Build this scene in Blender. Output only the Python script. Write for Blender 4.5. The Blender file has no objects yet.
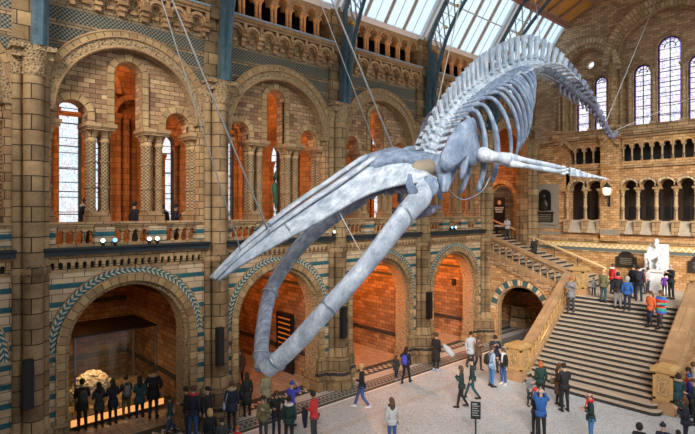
import bpy, bmesh, math, random
from mathutils import Vector, Matrix, noise
from mathutils.geometry import tessellate_polygon
random.seed(7)
PI = math.pi
S = bpy.context.scene
COL = S.collection

# ------------------------------------------------------------------ camera, sky, sun, exposure
cam = bpy.data.cameras.new('camera')
camo = bpy.data.objects.new('camera', cam)
COL.objects.link(camo)
camo.location = (17.7, 0.0, 8.0)
camo.rotation_euler = (PI / 2, 0, math.radians(47.9))
cam.sensor_width = 36.0
cam.lens = 511.0 / 695.0 * 36.0
cam.shift_y = -7.0 / 695.0
cam.clip_end = 300
S.camera = camo

W = bpy.data.worlds.new('sky')
S.world = W
W.use_nodes = True
wn, wl = W.node_tree.nodes, W.node_tree.links
bg = wn['Background']
tc = wn.new('ShaderNodeTexCoord')
nz = wn.new('ShaderNodeTexNoise'); nz.inputs['Scale'].default_value = 3.2; nz.inputs['Detail'].default_value = 5
rp = wn.new('ShaderNodeValToRGB')
rp.color_ramp.elements[0].position = .38; rp.color_ramp.elements[0].color = (.66, .80, .93, 1)
rp.color_ramp.elements[1].position = .58; rp.color_ramp.elements[1].color = (.95, .97, 1.0, 1)
wl.new(tc.outputs['Generated'], nz.inputs['Vector'])
wl.new(nz.outputs['Fac'], rp.inputs['Fac'])
wl.new(rp.outputs['Color'], bg.inputs['Color'])
bg.inputs['Strength'].default_value = 0.82

def lamp(name, kind, loc, energy, color, size=1.0, rot=None, spot=None, sy=None):
    l = bpy.data.lights.new(name, kind); o = bpy.data.objects.new(name, l); COL.objects.link(o)
    o.location = loc; l.energy = energy; l.color = color
    if rot: o.rotation_euler = rot
    if kind == 'SUN': l.angle = size
    elif kind == 'AREA':
        l.size = size
        if sy: l.shape = 'RECTANGLE'; l.size_y = sy
    else: l.shadow_soft_size = size
    if spot: l.spot_size = spot; l.spot_blend = .6
    return o
# hazy daylight from high on the open side of the hall
sun = lamp('sun', 'SUN', (20, 5, 30), 2.8, (1.0, .92, .83), math.radians(25))
sun.rotation_euler = Vector((-.80, .90, -.62)).to_track_quat('-Z', 'Y').to_euler()

S.view_settings.view_transform = 'Standard'
S.view_settings.look = 'None'
S.view_settings.gamma = 1
S.view_settings.exposure = 0.78
S.view_settings.use_curve_mapping = False

# ------------------------------------------------------------------ materials
class MT:
    """small node-graph writer"""
    def __init__(s, name, rough=.8, metal=0.0):
        s.m = bpy.data.materials.new(name); s.m.use_nodes = True
        s.n, s.l = s.m.node_tree.nodes, s.m.node_tree.links
        s.b = s.n['Principled BSDF']
        s.b.inputs['Roughness'].default_value = rough
        s.b.inputs['Metallic'].default_value = metal
        s.uvn = None
    def uv(s):
        if not s.uvn: s.uvn = s.n.new('ShaderNodeUVMap'); s.uvn.uv_map = 'UVMap'
        return s.uvn.outputs['UV']
    def xyz(s, v):
        x = s.n.new('ShaderNodeSeparateXYZ'); s.l.new(v, x.inputs[0]); return x.outputs
    def geo(s):
        return s.n.new('ShaderNodeTexCoord').outputs['Object']
    def math(s, op, a, b=None, c=None):
        x = s.n.new('ShaderNodeMath'); x.operation = op
        for i, v in enumerate((a, b, c)):
            if v is None: continue
            if isinstance(v, (int, float)): x.inputs[i].default_value = v
            else: s.l.new(v, x.inputs[i])
        return x.outputs[0]
    def mix(s, f, a, b, mode='MIX'):
        x = s.n.new('ShaderNodeMix'); x.data_type = 'RGBA'; x.blend_type = mode
        for k, v in ((0, f), (6, a), (7, b)):
            if isinstance(v, (int, float)): x.inputs[k].default_value = v
            elif isinstance(v, tuple): x.inputs[k].default_value = (*v[:3], 1)
            else: s.l.new(v, x.inputs[k])
        return x.outputs[2]
    def noise(s, v, sc, det=3, rough=.5):
        x = s.n.new('ShaderNodeTexNoise'); x.inputs['Scale'].default_value = sc; x.inputs['Detail'].default_value = det
        x.inputs['Roughness'].default_value = rough
        if v is not None: s.l.new(v, x.inputs['Vector'])
        return x.outputs['Fac']
    def vor(s, v, sc, feat='F1', out='Distance'):
        x = s.n.new('ShaderNodeTexVoronoi'); x.feature = feat; x.inputs['Scale'].default_value = sc
        if v is not None: s.l.new(v, x.inputs['Vector'])
        return x.outputs[out]
    def ramp(s, f, stops, interp='LINEAR'):
        x = s.n.new('ShaderNodeValToRGB'); cr = x.color_ramp; cr.interpolation = interp
        while len(cr.elements) < len(stops): cr.elements.new(.5)
        for e, (p, c) in zip(cr.elements, stops): e.position = p; e.color = (*c, 1)
        s.l.new(f, x.inputs[0]); return x.outputs[0]
    def brick(s, v, c1, c2, mo, bw, bh, ms=.012, bias=0, off=.5):
        x = s.n.new('ShaderNodeTexBrick'); s.l.new(v, x.inputs['Vector'])
        x.inputs['Color1'].default_value = (*c1, 1); x.inputs['Color2'].default_value = (*c2, 1); x.inputs['Mortar'].default_value = (*mo, 1)
        x.inputs['Scale'].default_value = 1; x.inputs['Brick Width'].default_value = bw; x.inputs['Row Height'].default_value = bh
        x.inputs['Mortar Size'].default_value = ms; x.inputs['Bias'].default_value = bias; x.offset = off
        return x.outputs['Color'], x.outputs['Fac']
    def bump(s, h, st=.4, d=.02):
        x = s.n.new('ShaderNodeBump'); x.inputs['Strength'].default_value = st; x.inputs['Distance'].default_value = d
        s.l.new(h, x.inputs['Height']); s.l.new(x.outputs[0], s.b.inputs['Normal'])
    def col(s, c):
        if isinstance(c, tuple): s.b.inputs['Base Color'].default_value = (*c[:3], 1)
        else: s.l.new(c, s.b.inputs['Base Color'])
        return s.m

M = {}
def plain(name, c, rough=.8, metal=0, var=.0, sc=6):
    t = MT(name, rough, metal)
    if var:
        f = t.noise(t.geo(), sc, 4)
        cc = t.mix(f, tuple(v * (1 - var) for v in c), tuple(min(1, v * (1 + var)) for v in c))
        t.col(cc)
    else: t.col(c)
    M[name] = t.m; return t.m
def ashlar(name, c1, c2, mo, bw, bh, ms=.012, dirt=.55, bs=.5):
    t = MT(name, .85)
    uv = t.uv()
    c, f = t.brick(uv, c1, c2, mo, bw, bh, ms)
    g = t.geo()
    n = t.noise(g, 1.3, 5, .65)
    c = t.mix(dirt, c, t.ramp(n, [(.3, (.30, .25, .19)), (.5, (.62, .58, .52)), (.72, (1.0, .95, .85))]), 'MULTIPLY')
    n2 = t.noise(g, 22, 3)
    c = t.mix(.35, c, t.ramp(n2, [(.3, (.45, .42, .4)), (.7, (1, 1, 1))]), 'MULTIPLY')
    t.bump(t.math('ADD', t.math('MULTIPLY', f, -1.0), t.math('MULTIPLY', n2, .5)), bs, .02)
    M[name] = t.col(c)
ashlar('buff_stone', (.80, .55, .30), (.44, .28, .14), (.07, .045, .025), .52, .26)
ashlar('wall_brick', (.84, .57, .32), (.36, .20, .11), (.11, .07, .04), .36, .16, .010, .6)
ashlar('end_brick', (.95, .58, .27), (.52, .27, .10), (.20, .11, .05), .34, .15, .009, .3)
ashlar('upper_brick', (.95, .68, .40), (.50, .33, .19), (.14, .09, .05), .38, .15, .009, .35)
ashlar('pier_stone', (.60, .43, .23), (.28, .19, .10), (.05, .035, .02), .62, .42, .014, .85)
ashlar('drum_stone', (.66, .47, .26), (.30, .20, .11), (.05, .035, .02), 7.0, .45, .016, .85)
ashlar('light_stone', (.95, .74, .46), (.62, .44, .24), (.10, .07, .04), .22, .42, .014, .35)
ashlar('gold_stone', (.64, .41, .22), (.48, .30, .15), (.2, .12, .05), 2.0, 1.3, .008, .6)
ashlar('alcove_brick', (.54, .31, .15), (.24, .125, .06), (.08, .045, .025), .46, .22, .012, .5)
ashlar('gallery_wall', (.58, .30, .13), (.32, .15, .06), (.12, .06, .03), .50, .24, .010, .7)
ashlar('archivolt', (.74, .52, .26), (.42, .27, .13), (.08, .05, .03), .27, .42, .012, .6)

def carved(name, c_hi, c_lo, sc=9, st=.9):
    t = MT(name, .85); g = t.geo()
    v = t.vor(g, sc); n = t.noise(g, sc * 1.7, 3)
    h = t.math('ADD', v, n)
    c = t.ramp(h, [(.55, c_lo), (1.1, c_hi)])
    t.bump(h, st, .05); M[name] = t.col(c)
carved('carved_stone', (.46, .32, .17), (.055, .035, .02), 13)
ashlar('corbel_stone', (.74, .47, .24), (.44, .25, .11), (.10, .06, .03), .5, .3, .008, .5)
carved('terracotta_carved', (.60, .38, .18), (.13, .075, .04), 16)
def trellis(name, c1, c2):
    t = MT(name, .85); u = t.xyz(t.uv())
    a = t.math('ABSOLUTE', t.math('SINE', t.math('MULTIPLY', t.math('ADD', u[0], u[1]), 26)))
    b = t.math('ABSOLUTE', t.math('SINE', t.math('MULTIPLY', t.math('SUBTRACT', u[0], u[1]), 26)))
    h = t.math('MULTIPLY', a, b)
    n = t.noise(t.geo(), 3, 4)
    c = t.mix(.5, t.ramp(h, [(.1, c1), (.6, c2)]), t.ramp(n, [(.3, (.5, .45, .4)), (.7, (1, 1, 1))]), 'MULTIPLY')
    t.bump(h, .7, .03); M[name] = t.col(c)
trellis('trellis_shaft', (.56, .40, .22), (.20, .13, .07))
ashlar('plain_shaft', (.80, .58, .34), (.58, .40, .23), (.16, .10, .06), 3.0, .8, .02, .5)

# banded cream and teal masonry (z bands)
TEAL = (.045, .20, .235)
def banded(name, period, teal, phase=0, base=('wall_brick')):
    t = MT(name, .8); u = t.uv(); x = t.xyz(u)
    c, f = t.brick(u, (.84, .66, .42), (.62, .44, .26), (.2, .15, .1), .62, .245, .012)
    n = t.noise(t.geo(), 2, 5, .6)
    c = t.mix(.5, c, t.ramp(n, [(.3, (.45, .4, .35)), (.7, (1, 1, 1))]), 'MULTIPLY')
    m = t.math('MODULO', t.math('ADD', x[1], phase + 40 * period), period)
    g = t.math('LESS_THAN', m, teal)
    tc2 = t.ramp(t.noise(t.geo(), 5, 4), [(.3, (.012, .085, .105)), (.7, (.03, .16, .19))])
    M[name] = t.col(t.mix(g, c, tc2))
banded('banded_masonry', .56, .165, .05)
banded('banded_pedestal', .34, .16, .0)
def chevron():
    t = MT('chevron_tiles', .7); x = t.xyz(t.uv())
    v = t.math('ABSOLUTE', t.math('SUBTRACT', x[1], .16))
    m = t.math('MODULO', t.math('ADD', t.math('ADD', x[0], t.math('MULTIPLY', v, 1.1)), 10), .17)
    g = t.math('LESS_THAN', m, .085)
    inb = t.math('LESS_THAN', v, .115)
    ctr = t.math('GREATER_THAN', v, .012)
    g = t.math('MULTIPLY', t.math('MULTIPLY', g, inb), ctr)
    M['chevron'] = t.col(t.mix(g, (.018, .11, .135), (.60, .57, .42)))
chevron()
def diaper():
    t = MT('diaper_band', .8); x = t.xyz(t.uv())
    a = t.math('MODULO', t.math('ADD', x[0], 40), .13); b = t.math('MODULO', t.math('ADD', x[1], 40), .13)
    ca = t.math('LESS_THAN', a, .065); cb = t.math('LESS_THAN', b, .065)
    ck = t.math('ABSOLUTE', t.math('SUBTRACT', ca, cb))
    row = t.math('LESS_THAN', t.math('MODULO', t.math('ADD', x[1], 40.05), .62), .42)
    st = t.brick(t.uv(), (.40, .28, .15), (.20, .14, .08), (.03, .025, .02), .5, .1)[0]
    chk = t.mix(ck, (.014, .038, .045), (.24, .21, .14))
    M['diaper'] = t.col(t.mix(row, st, chk))
diaper()
def zigzag(name, c1, c2, per=.3, amp=.1, mid=.12, w=.045):
    t = MT(name, .75); x = t.xyz(t.uv())
    m = t.math('PINGPONG', x[0], per / 2)
    d = t.math('ABSOLUTE', t.math('SUBTRACT', t.math('SUBTRACT', t.math('MODULO', t.math('ADD', x[1], 20.0), .5), mid), t.math('MULTIPLY', m, amp / (per / 2))))
    M[name] = t.col(t.mix(t.math('LESS_THAN', d, w), c1, c2))
zigzag('gold_zigzag', (.70, .47, .18), (.88, .78, .55), .34, .22, .13, .05)
zigzag('teal_zigzag', (.13, .17, .16), (.55, .50, .38), .2, .1, .18, .02)

def iron():
    t = MT('blue_iron', .45, .0); g = t.geo(); n = t.noise(g, 4, 4)
    M['blue_iron'] = t.col(t.ramp(n, [(.3, (.050, .105, .13)), (.7, (.10, .18, .22))]))
iron()
plain('rivet_iron', (.12, .26, .32), .4)
plain('gilding', (.85, .55, .12), .3, .6)
def bone(name, a, b, c, sc=2.2):
    t = MT(name, .55); g = t.geo()
    mp = t.n.new('ShaderNodeMapping'); mp.inputs['Scale'].default_value = (4.5, 1.1, 1.1); t.l.new(g, mp.inputs['Vector'])
    n = t.noise(mp.outputs[0], sc, 6, .62); n2 = t.noise(mp.outputs[0], 9, 5, .65)
    cc = t.ramp(n, [(.3, a), (.5, b), (.68, c)])
    cc = t.mix(.55, cc, t.ramp(n2, [(.34, (.42, .43, .5)), (.5, (.9, .9, .92)), (.6, (1, 1, 1))]), 'MULTIPLY')
    t.bump(t.math('ADD', n2, n), .45, .03); M[name] = t.col(cc)
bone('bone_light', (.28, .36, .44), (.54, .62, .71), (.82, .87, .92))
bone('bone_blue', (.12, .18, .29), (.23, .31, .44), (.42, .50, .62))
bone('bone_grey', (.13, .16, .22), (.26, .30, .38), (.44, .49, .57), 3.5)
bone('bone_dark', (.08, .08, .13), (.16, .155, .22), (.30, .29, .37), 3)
plain('steel_band', (.32, .40, .48), .35, .6)
plain('cable', (.6, .6, .58), .5)
def terrazzo():
    t = MT('terrazzo', .45); x = t.geo()
    v = t.vor(x, 22, out='Color'); s0 = t.xyz(v)
    n = t.noise(x, .55, 4); n3 = t.noise(x, 60, 2)
    c = t.ramp(s0[0], [(.0, (.38, .42, .43)), (.3, (.54, .60, .63)), (.8, (.66, .72, .76))])
    c = t.mix(.55, c, t.ramp(n, [(.35, (.76, .75, .74)), (.65, (1, 1, 1))]), 'MULTIPLY')
    p = t.xyz(x)
    # tan strip of mosaic running down the hall
    d = t.math('ABSOLUTE', t.math('SUBTRACT', p[0], 3.55))
    c = t.mix(t.math('MULTIPLY', t.math('LESS_THAN', d, .16), .3), c, (.42, .34, .25))
    M['terrazzo'] = t.col(c)
terrazzo()
def border():
    # long mosaic border beside the arches: dark and pale stripes with a small key pattern
    t = MT('floor_border', .45); p = t.xyz(t.geo())
    x = p[0]
    st = t.ramp(t.math('DIVIDE', x, 1.7), [(.0, (.52, .53, .50)), (.36, (.02, .035, .04)), (.42, (.55, .55, .52)), (.46, (.025, .045, .05)), (.58, (.50, .50, .47)), (.61, (.025, .045, .05)), (.76, (.55, .55, .52)), (.80, (.025, .045, .05)), (.92, (.85, .85, .82))], 'CONSTANT')
    k = t.math('MULTIPLY', t.math('LESS_THAN', t.math('MODULO', p[1], .22), .10), 1.0)
    z1 = t.math('LESS_THAN', t.math('ABSOLUTE', t.math('SUBTRACT', x, .885)), .05)
    z2 = t.math('LESS_THAN', t.math('ABSOLUTE', t.math('SUBTRACT', x, 1.165)), .05)
    k = t.math('MULTIPLY', k, t.math('MAXIMUM', z1, z2))
    M['floor_border'] = t.col(t.mix(k, st, (.5, .5, .46)))
    t = MT('threshold_mosaic', .45); p = t.xyz(t.geo())
    a = t.math('PINGPONG', p[1], .17)
    d = t.math('ABSOLUTE', t.math('SUBTRACT', t.math('ADD', t.math('MULTIPLY', a, 2.4), -.62), p[0]))
    g = t.math('MULTIPLY', t.math('LESS_THAN', d, .10), t.math('LESS_THAN', t.math('ABSOLUTE', t.math('ADD', p[0], .42)), .27))
    M['threshold'] = t.col(t.mix(g, (.025, .045, .05), (.58, .58, .52)))
    t = MT('alcove_tiles', .4); c, f = t.brick(t.geo(), (.50, .40, .30), (.34, .26, .2), (.12, .1, .08), .3, .3, .012, 0, 0)
    n = t.vor(t.geo(), 22)
    M['alcove_tiles'] = t.col(t.mix(.5, c, t.ramp(n, [(.1, (.4, .35, .3)), (.5, (1, 1, 1))]), 'MULTIPLY'))
border()
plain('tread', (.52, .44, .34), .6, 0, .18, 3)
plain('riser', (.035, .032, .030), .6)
plain('stair_rail', (.55, .34, .13), .5, 0, .25, 5)
plain('brass_rail', (.60, .42, .16), .35, .5)
plain('pale_rail', (.78, .58, .30), .45)
plain('marble', (.86, .86, .86), .4, 0, .05, 4)
plain('black_metal', (.008, .009, .011), .5)
plain('void_shade', (.02, .018, .016), .9)  # near-black colour standing in for shade behind small arches and openings
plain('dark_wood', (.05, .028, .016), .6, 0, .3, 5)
plain('oak_panel', (.75, .34, .07), .6, 0, .4, 2)
plain('red_beam', (.45, .20, .15), .6)
plain('frame_white', (.78, .80, .82), .5)
plain('frame_brown', (.42, .25, .15), .6, 0, .2, 3)
plain('bronze', (.06, .055, .04), .4, .6)
plain('stone_surround', (.30, .27, .21), .8, 0, .25, 8)
plain('ledge_lead', (.36, .45, .52), .5)
plain('ledge_dark', (.020, .030, .036), .6)
def glass_mat(name, tint, pat=None, dens=.12):
    t = MT(name, .1); n, l = t.n, t.l
    out = n['Material Output']
    tr = n.new('ShaderNodeBsdfTransparent'); gl = n.new('ShaderNodeBsdfGlossy'); gl.inputs['Roughness'].default_value = .05
    tl = n.new('ShaderNodeBsdfTranslucent'); mx = n.new('ShaderNodeMixShader'); mx2 = n.new('ShaderNodeMixShader')
    mx.inputs[0].default_value = dens; mx2.inputs[0].default_value = .05 if pat is None else 0.0
    if pat is None: tr.inputs[0].default_value = (*tint, 1); tl.inputs[0].default_value = (*tint, 1)
    else:
        u = t.uv(); x = t.xyz(u)
        v = t.vor(u, pat[0], out='Color'); vs = t.xyz(v)
        c = t.ramp(vs[0], pat[1])
        e = t.vor(u, pat[0], 'DISTANCE_TO_EDGE')
        c = t.mix(t.math('LESS_THAN', e, .018), c, tuple(v * .6 for v in pat[2]))
        # horizontal and vertical leading bars
        hb = t.math('LESS_THAN', t.math('MODULO', t.math('ADD', x[1], 20), pat[3]), .03)
        c = t.mix(hb, c, (.10, .11, .13))
        l.new(c, tr.inputs[0]); l.new(c, tl.inputs[0])
    l.new(tr.outputs[0], mx.inputs[1]); l.new(tl.outputs[0], mx.inputs[2])
    l.new(mx.outputs[0], mx2.inputs[1]); l.new(gl.outputs[0], mx2.inputs[2]); l.new(mx2.outputs[0], out.inputs[0])
    M[name] = t.m
glass_mat('roof_glass', (.84, .92, .97))
glass_mat('case_glass', (.93, .96, .96), dens=.01)
glass_mat('leaded_glass', (1, 1, 1), (9, [(0, (.90, .96, 1)), (.2, (.98, .99, 1)), (.6, (1, 1, 1)), (.96, (.95, .85, .82))], (.7, .8, .9), .62), .10)
glass_mat('stained_glass', (1, 1, 1), (9, [(0, (.74, .76, .97)), (.18, (.97, .97, 1)), (.55, (1, 1, 1)), (.88, (.98, .84, .86)), (.95, (.80, .82, .98))], (.75, .6, .72), .55), .10)
def emis(name, c, s):
    t = MT(name); t.b.inputs['Emission Color'].default_value = (*c, 1); t.b.inputs['Emission Strength'].default_value = s; t.col(c); M[name] = t.m
emis('lamp_glow', (1, .80, .5), .9)
emis('plinth_glow', (1, .42, .12), .55)
emis('spot_white', (.9, .95, 1), 1.4)
emis('spot_blue', (.15, .45, 1), 1.6)
glass_mat('violet_glass', (.64, .50, .92))
plain('lattice_grey', (.30, .33, .33), .5)
plain('teal_stone', (.05, .12, .12), .8, 0, .3, 5)

# ------------------------------------------------------------------ mesh builder
class MB:
    def __init__(s): s.v = []; s.f = []; s.uv = {}; s.sm = set(); s.mi = {}
    def add(s, vs, fs, uvs=None, smooth=False, T=None, mi=0):
        o = len(s.v)
        for p in vs:
            p = Vector(p)
            if T is not None: p = T @ p
            s.v.append(p)
        for i, f in enumerate(fs):
            k = len(s.f); s.f.append([o + a for a in f])
            if uvs is not None: s.uv[k] = uvs[i]
            if smooth: s.sm.add(k)
            if mi: s.mi[k] = mi
        return s
    def box(s, x0, x1, y0, y1, z0, z1, T=None, mi=0):
        v = [(x, y, z) for x in (x0, x1) for y in (y0, y1) for z in (z0, z1)]
        f = [(0, 1, 3, 2), (4, 6, 7, 5), (0, 4, 5, 1), (2, 3, 7, 6), (0, 2, 6, 4), (1, 5, 7, 3)]
        return s.add(v, f, T=T, mi=mi)
    def prism(s, pts, y0, y1, holes=(), T=None, mi=0):
        """pts in (x,z), extruded from y0 to y1"""
        loops = [list(pts)] + [list(h) for h in holes]
        flat = [p for lp in loops for p in lp]
        n = len(flat)
        tris = tessellate_polygon([[Vector((p[0], p[1], 0)) for p in lp] for lp in loops])
        vs = [(p[0], y0, p[1]) for p in flat] + [(p[0], y1, p[1]) for p in flat]
        fs = [tuple(t) for t in tris] + [tuple(i + n for i in reversed(t)) for t in tris]
        o = 0
        for lp in loops:
            m = len(lp)
            for i in range(m):
                a, b = o + i, o + (i + 1) % m
                fs.append((a, b, b + n, a + n))
            o += m
        return s.add(vs, fs, T=T, mi=mi)
    def lathe(s, cx, cy, prof, n=12, T=None, sx=1, sy=1, a0=0, mi=0, cap=True):
        vs = []; fs = []
        for (r, z) in prof:
            for k in range(n):
                a = a0 + 2 * PI * k / n
                vs.append((cx + r * sx * math.cos(a), cy + r * sy * math.sin(a), z))
        for i in range(len(prof) - 1):
            for k in range(n):
                k2 = (k + 1) % n
                fs.append((i * n + k, i * n + k2, (i + 1) * n + k2, (i + 1) * n + k))
        s.add(vs, fs, smooth=n > 6, T=T, mi=mi)
        if cap:
            m = len(prof) - 1
            s.add(vs[:n], [tuple(reversed(range(n)))], T=T, mi=mi); s.add(vs[m * n:], [tuple(range(n))], T=T, mi=mi)
        return s
    def tube(s, pts, rad, n=8, up=(0, 0, 1), T=None, flat=None, smooth=True, closed_caps=True, mi=0):
        """loft of elliptical sections; rad: list of r or (ra, rb) with rb along 'up'"""
        P = [Vector(p) for p in pts]; vs = []; fs = []; up = Vector(up)
        m = len(P)
        for i, p in enumerate(P):
            d = (P[min(i + 1, m - 1)] - P[max(i - 1, 0)]).normalized()
            a = d.cross(up)
            if a.length < 1e-4: a = d.cross(Vector((0, 1, 0.01)))
            a.normalize(); b = a.cross(d).normalized()
            r = rad[i] if isinstance(rad, (list, tuple)) else rad
            ra, rb = r if isinstance(r, (list, tuple)) else (r, r)
            for k in range(n):
                t = 2 * PI * k / n
                vs.append(p + a * (ra * math.cos(t)) + b * (rb * math.sin(t)))
        for i in range(m - 1):
            for k in range(n):
                k2 = (k + 1) % n
                fs.append((i * n + k, i * n + k2, (i + 1) * n + k2, (i + 1) * n + k))
        fs.append(tuple(reversed(range(n)))); fs.append(tuple((m - 1) * n + k for k in range(n)))
        return s.add(vs, fs, smooth=smooth, T=T, mi=mi)
    def ball(s, c, r, n=10, m=7, T=None, mi=0):
        rx, ry, rz = r if isinstance(r, (tuple, list)) else (r, r, r)
        vs = [(c[0], c[1], c[2] - rz)]; fs = []
        for i in range(1, m):
            a = -PI / 2 + PI * i / m
            for k in range(n):
                b = 2 * PI * k / n
                vs.append((c[0] + rx * math.cos(a) * math.cos(b), c[1] + ry * math.cos(a) * math.sin(b), c[2] + rz * math.sin(a)))
        vs.append((c[0], c[1], c[2] + rz))
        for k in range(n):
            k2 = (k + 1) % n
            fs.append((0, 1 + k2, 1 + k))
            for i in range(m - 2):
                o = 1 + i * n
                fs.append((o + k, o + k2, o + n + k2, o + n + k))
            o = 1 + (m - 2) * n
            fs.append((o + k, o + k2, len(vs) - 1))
        return s.add(vs, fs, smooth=True, T=T, mi=mi)
    def band(s, cx, cz, r0, r1, y0, y1, jamb=None, n=28, T=None, mi=0, a0=0.0, a1=PI, uoff=0):
        """arch band in the x-z plane, front at y0, back at y1, legs down to jamb; UV = (arc length, radial)"""
        st = []
        L = 0
        rm = (r0 + r1) / 2
        if jamb is not None:
            st.append((cx + r0, cx + r1, jamb, jamb, 0)); L = cz - jamb
        for i in range(n + 1):
            a = a0 + (a1 - a0) * i / n
            st.append((cx + r0 * math.cos(a), cx + r1 * math.cos(a), cz + r0 * math.sin(a), cz + r1 * math.sin(a), L + rm * (a - a0)))
        if jamb is not None:
            st.append((cx - r0, cx - r1, jamb, jamb, L + rm * PI + cz - jamb))
        vs = []; fs = []; uv = []
        for (xa, xb, za, zb, l) in st:
            vs += [(xa, y0, za), (xb, y0, zb), (xb, y1, zb), (xa, y1, za)]
        w = r1 - r0; d = abs(y1 - y0)
        for i in range(len(st) - 1):
            o = 4 * i; la, lb = st[i][4] + uoff, st[i + 1][4] + uoff
            fs.append((o, o + 1, o + 5, o + 4)); uv.append([(la, 0), (la, w), (lb, w), (lb, 0)])
            fs.append((o + 1, o + 2, o + 6, o + 5)); uv.append([(la, w), (la, w + d), (lb, w + d), (lb, w)])
            fs.append((o + 2, o + 3, o + 7, o + 6)); uv.append([(la, w), (la, 0), (lb, 0), (lb, w)])
            fs.append((o + 3, o, o + 4, o + 7)); uv.append([(la, -d), (la, 0), (lb, 0), (lb, -d)])
        e = 4 * (len(st) - 1)
        fs.append((0, 3, 2, 1)); uv.append([(0, 0), (0, d), (w, d), (w, 0)])
        fs.append((e, e + 1, e + 2, e + 3)); uv.append([(0, 0), (0, d), (w, d), (w, 0)])
        return s.add(vs, fs, uv, T=T, mi=mi)
    def mesh(s, name):
        me = bpy.data.meshes.new(name)
        me.from_pydata([tuple(p) for p in s.v], [], s.f)
        uvl = me.uv_layers.new(name='UVMap').data
        vs = s.v
        for k, pl in enumerate(me.polygons):
            if k in s.uv:
                for li, c in zip(pl.loop_indices, s.uv[k]): uvl[li].uv = c
            else:
                nx, ny, nz_ = abs(pl.normal.x), abs(pl.normal.y), abs(pl.normal.z)
                for li, vi in zip(pl.loop_indices, pl.vertices):
                    p = vs[vi]
                    if nz_ > nx and nz_ > ny: uvl[li].uv = (p.x, p.y)
                    elif nx > ny: uvl[li].uv = (p.y, p.z)
                    else: uvl[li].uv = (p.x, p.z)
            if k in s.sm: pl.use_smooth = True
            if k in s.mi: pl.material_index = s.mi[k]
        bm = bmesh.new(); bm.from_mesh(me); bmesh.ops.recalc_face_normals(bm, faces=bm.faces); bm.to_mesh(me); bm.free()
        return me

def obj(name, mb, mat, parent=None, loc=None, rz=None, label=None):
    me = mb.mesh(name) if isinstance(mb, MB) else mb
    if not me.materials:
        for m_ in (mat if isinstance(mat, (list, tuple)) else [mat]): me.materials.append(M[m_] if isinstance(m_, str) else m_)
    o = bpy.data.objects.new(name, me); COL.objects.link(o)
    if parent is not None: o.parent = parent
    if loc: o.location = loc
    if rz is not None: o.rotation_euler = (0, 0, rz)
    if label: o['label'] = label
    return o
def tag(o, label, cat, group=None, kind=None):
    o['label'] = label; o['category'] = cat
    if group: o['group'] = group
    if kind: o['kind'] = kind
    return o
def thing(name, label, cat, loc=(0, 0, 0), rz=0, group=None):
    o = bpy.data.objects.new(name, None); o.empty_display_size = .2; COL.objects.link(o)
    o.location = loc; o.rotation_euler = (0, 0, rz)
    return tag(o, label, cat, group)
def struct(name, mb, mat, parent=None, loc=None, rz=None, label=None):
    o = obj(name, mb, mat, parent, loc, rz)
    if parent is None:
        o['kind'] = 'structure'
        if label: o['label'] = label
    return o
KIDS = {}
def freeze(o):
    """remember the children tree of a prototype so that copies are quick"""
    for ch in list(o.children): freeze(ch)
    KIDS[o.name] = list(o.children)
    return o
def dupt(o, **k):
    freeze(o)
    return _dup(o, **k)
def _dup(o, loc=None, rz=None, label=None, group=None, parent=None):
    c = o.copy(); COL.objects.link(c)
    if parent is not None: c.parent = parent
    if loc is not None: c.location = loc
    if rz is not None: c.rotation_euler = (0, 0, rz)
    if label: c['label'] = label
    if group: c['group'] = group
    for ch in KIDS[o.name]: _dup(ch, parent=c)
    return c
def arch(cx, r, zs, n=14, rev=False):
    p = [(cx - r * math.cos(PI * i / n), zs + r * math.sin(PI * i / n)) for i in range(n + 1)]
    return p[::-1] if rev else p
def hole(cx, r, zb, zs, n=14):
    return [(cx - r, zb)] + arch(cx, r, zs, n) + [(cx + r, zb)]
def notch(x0, x1, zb, zt, arches, n=14):
    """outline of a wall open at the bottom through the given arches (cx, r, spring)"""
    p = [(x0, zb)]
    for (cx, r, zs) in arches: p += [(cx - r, zb)] + arch(cx, r, zs, n) + [(cx + r, zb)]
    return p + [(x1, zb), (x1, zt), (x0, zt)]
def column(mb, x, y, z0, z1, r, n=10, base=.28, cap=.34, ring=None):
    mb.lathe(x, y, [(r * 1.5, z0), (r * 1.5, z0 + base * .35), (r * 1.15, z0 + base * .5), (r * 1.3, z0 + base * .7), (r, z0 + base), (r, z1 - cap), (r * 1.15, z1 - cap * .95),
                    (r * 1.0, z1 - cap * .85), (r * 1.25, z1 - cap * .5), (r * 1.7, z1 - cap * .2), (r * 1.75, z1 - cap * .18), (r * 1.75, z1)], n)
    for zr in ring or ():
        mb.lathe(x, y, [(r, zr - .05), (r * 1.22, zr - .03), (r * 1.22, zr + .03), (r, zr + .05)], n)
# ------------------------------------------------------------------ floor and shell
B = 6.05
PY = [3.15 + B * k for k in range(-1, 6)]          # pier lines along the hall: -2.95 ... 33.35
YE = 33.3
R90 = PI / 2
mb = MB(); mb.box(1.7, 22.5, -6, 33.4, -.2, 0); struct('floor', mb, 'terrazzo')
mb = MB(); mb.box(0, 1.7, -4, 33.4, -.2, 0); struct('floor_border', mb, 'floor_border')['label'] = 'striped mosaic border beside the arches'
mb = MB(); mb.box(-1.0, 0, -4, 33.4, -.2, 0); struct('floor_threshold', mb, 'threshold')
mb = MB(); mb.box(-9, -1.0, -4, 33.4, -.2, 0); struct('floor_alcoves', mb, 'alcove_tiles')
bpy.data.objects['floor_border']['kind'] = bpy.data.objects['floor_threshold']['kind'] = bpy.data.objects['floor_alcoves']['kind'] = 'structure'

place = ['past the photo edge nearest the viewer', 'around the glass case alcove', 'behind the tip of the whale jaw', 'around the bright orange alcove', 'next to the stairs']
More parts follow.
